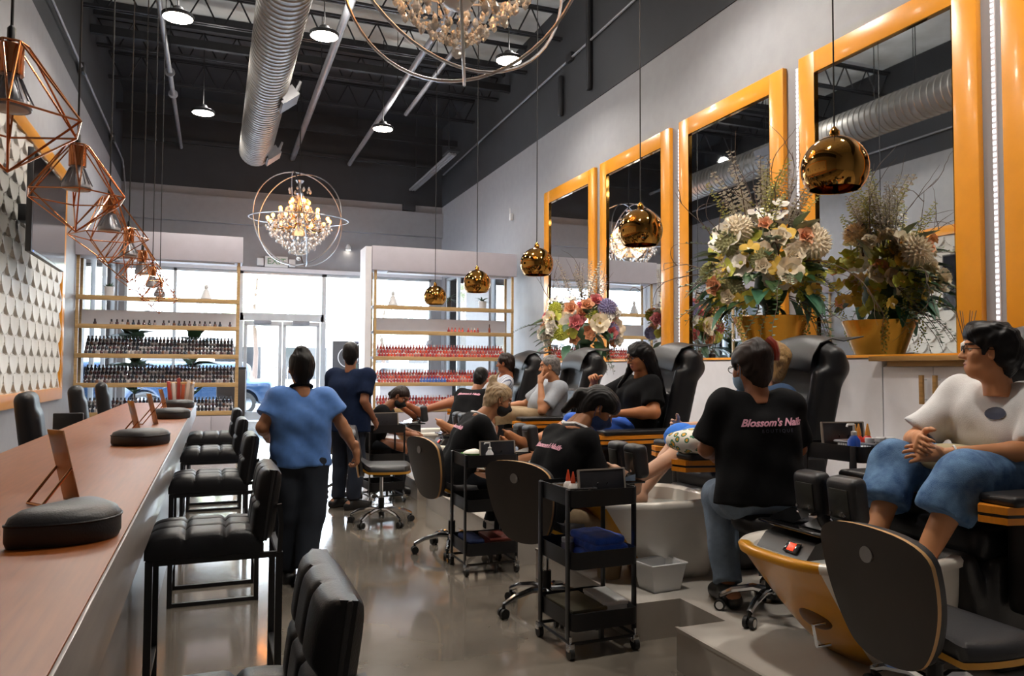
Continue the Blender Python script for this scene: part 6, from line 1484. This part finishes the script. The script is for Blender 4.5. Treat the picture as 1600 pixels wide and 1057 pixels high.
# printed cushion on the tray, cushion of the man in white, towels, diffuser on the ledge
def pillow(lab, loc, m, w, d, h, rz=0, tilt=0.):
    t = thing('cushion', lab, 'cushion', loc, rz); S = SDF((-w/2-.03, -d/2-.03, -h), (w/2+.03, d/2+.03, h), .01); S.rbox((0, 0, 0), (w/2, d/2, h*.35), h*.34, R=rotY(tilt)); S.ell((0, 0, 0), (w*.46, d*.46, h*.62), .04, R=rotY(tilt)); sdf_obj('cushion_body', S, m, t, 1, .004, 3); return t
fl = mat('floral_print', 'e8e4d8', .8); n = fl.node_tree; vo = n.nodes.new('ShaderNodeTexVoronoi'); vo.inputs['Scale'].default_value = 22; tcn = n.nodes.new('ShaderNodeTexCoord'); n.links.new(tcn.outputs['Object'], vo.inputs['Vector'])
rp = n.nodes.new('ShaderNodeValToRGB'); rp.color_ramp.interpolation = 'CONSTANT'; E_ = rp.color_ramp.elements; E_[0].position = 0; E_[0].color = (*lin('e8a83c'), 1); E_[1].position = .26; E_[1].color = (*lin('3f7a5a'), 1); e2 = E_.new(.42); e2.color = (*lin('e9e5da'), 1); n.links.new(vo.outputs['Distance'], rp.inputs[0]); n.links.new(rp.outputs[0], n.nodes['Principled BSDF'].inputs['Base Color'])
pillow('white cushion printed with yellow flowers on the arm tray of the navy topped client', (SEATX-.62, 4.2-.36, PZ+.80), fl, .36, .26, .14, .1, .1)
pillow('khaki cushion on the lap of the man in white', (SEATX-.16, 2.52, PZ+.835), mat('khaki_cushion', 'a89a78', .8), .34, .46, .1)
folded_towel('grey towel hanging beside the seated client in blue', (SEATX-.38, 4.02, PZ+.70), mat('grey_towel', '77787c', .85, bump=.4), .16, .2, .1, .2, 2)
t = thing('reed_diffuser', 'white reed diffuser with dark sticks on the brown ledge', 'diffuser', (6.0, 4.72, 1.566)); B().lathe([(.045, 0), (.048, .005), (.048, .1), (.018, .125), (.018, .15)], 18).obj('diffuser_jar', M['wplast'], t)
for i in range(6): a = i*1.05; B().cyl((0, 0, .02), (.075*math.cos(a), .075*math.sin(a), .38), .0035, n=6).obj('reed', M['twig'], t)
t = thing('reed_diffuser', 'second reed diffuser, behind the chair of the long haired woman', 'diffuser', (6.06, 8.7, 1.541)); B().lathe([(.045, 0), (.048, .005), (.048, .1), (.018, .125), (.018, .15)], 18).obj('diffuser_jar', M['shell'], t)
for i in range(5): a = i*1.25; B().cyl((0, 0, .02), (.09*math.cos(a), .09*math.sin(a), .4), .004, n=6).obj('reed', M['twig'], t)
# ------------------------------------------------------------------ outside
struct('ground', B().bb(-70, 70, 22.06, 120, -.2, -.02), mat('car_park', 'b4b0aa', .8, var=.1, scale=.6))
struct('ground', B().bb(-70, -2.55, -10, 22.06, -.2, -.02), mat('side_walk', 'b8b4ae', .8, var=.08, scale=.6)); struct('ground', B().bb(6.45, 70, -10, 22.06, -.2, -.02), MATS['side_walk'])
t = thing('kerb', 'pale kerb of the parking bay outside the door', 'kerb', (2, 24.2, -.02)); B().bb(-14, 14, -.08, .08, 0, .14, .02).obj('kerb_stone', mat('kerb_stone', 'bdb9b0', .8), t); B().bb(-14, 14, -.085, -.02, .139, .145).obj('paint', mat('kerb_yellow', 'd8b84a', .7), t)
def car(lab, x, y, c, rz=0.):
    t = thing('car', lab, 'car', (x, y, -.02), rz); m = mat('car_paint_'+c, c, .25, .3, coat=.8)
    S = SDF((-2.45, -1.0, .1), (2.45, 1.0, 1.8), .04); S.rbox((0, 0, .68), (2.3, .9, .36), .18); S.rbox((-.1, 0, 1.15), (1.75, .8, .48), .3, .12); S.ell((2.0, 0, .9), (.4, .85, .2), .15)
    for wx in (-1.4, 1.42):
        for wy in (-.85, .85): S.cone((wx, wy-.14, .36), (wx, wy+.14, .36), .42, k=.03, op='-')
    sdf_obj('car_body', S, m, t, 1)
    for s in (-1, 1):
        for x0, x1, tl, tr in ((-1.55, -.75, -1.35, -.72), (-.66, .28, -.64, .2), (.36, 1.35, .3, .85)): B().prism([(x0, 1.02), (x1, 1.02), (tr, 1.46), (tl, 1.46)], 1, s*.79, s*.815).obj('side_window', M['screen'], t)
        for wx in (-1.4, 1.42):
            w = B().cyl((wx, s*.72, .35), (wx, s*.92, .35), .35, n=28).obj('wheel', M['rubber'], t); b = B(); b.cyl((wx, s*.9, .35), (wx, s*.925, .35), .23, n=24); 
            for k in range(5): a = 2*PI*k/5; b.box((wx+.11*math.cos(a), s*.93, .35+.11*math.sin(a)), (.2, .02, .05), rot=Matrix.Rotation(-a, 3, 'Y'))
            b.obj('rim', M['chrome'], w)
        B().box((2.24, s*.68, .82), (.12, .3, .14), .03).obj('headlight', M['wplast'], t); B().box((-2.26, s*.7, .9), (.1, .2, .22), .03).obj('tail_light', mat('tail_red', '9a2020', .3), t)
    return t
car('blue car parked outside the glass door', -.55, 26.0, '1e3450'); car('white car parked farther right behind the right shelf', 6.2, 27.0, 'd0d2d4', PI)
lf_me = leaf_me('leaf', mat('sunlit_leaf', 'a8b060', .6, var=.2), .5, .16, .3, 2)
def tree(lab, x, y, h, r, c):
    t = thing('tree', lab, 'tree', (x, y, -.02)); B().tube([(0, 0, 0), (.1, 0, h*.3), (-.05, .1, h*.6), (.1, 0, h*.85)], .16, 8, taper=.05).obj('trunk', M['twig'], t); rr = random.Random(int(x*10)); b = B()
    for i in range(520):
        d = Vector((rr.gauss(0, 1), rr.gauss(0, 1), rr.gauss(0, 1))).normalized()*r*rr.uniform(.35, 1)**.5; d.z *= .8; p = Vector((0, 0, h*.8))+d; u = Vector((rr.gauss(0, 1), rr.gauss(0, 1), rr.gauss(0, 1))).normalized(); w = u.orthogonal(); s = .17*r/1.8
        b.faces([p-u*s, p+w*s*.6, p+u*s, p-w*s*.6], [(0, 1, 2, 3)])
    o = b.obj('crown', mat('crown_'+c, c, .7, var=.3), t); o['kind'] = 'stuff'; return t
tree('yellow green tree outside, above the glass door', 2.0, 44, 7.5, 3.2, 'e4e6c4'); tree('pale green tree outside, right of the door', 8.6, 42, 5.5, 2.4, 'd6e2d4')
t = thing('shop_building', 'pale low building across the car park', 'building', (0, 75, -.02)); B().bb(-40, 40, 0, 8, 0, 5.5).obj('wall', mat('far_wall', 'd8d2c6', .8), t); B().bb(-41, 41, -.6, 8, 5.5, 6.1).obj('roof', mat('far_roof', 'b8a894', .8), t)
for k in range(12): B().bb(-36+6*k, -32+6*k, -.05, .1, .4, 3.4).obj('window', M['screen'], t)
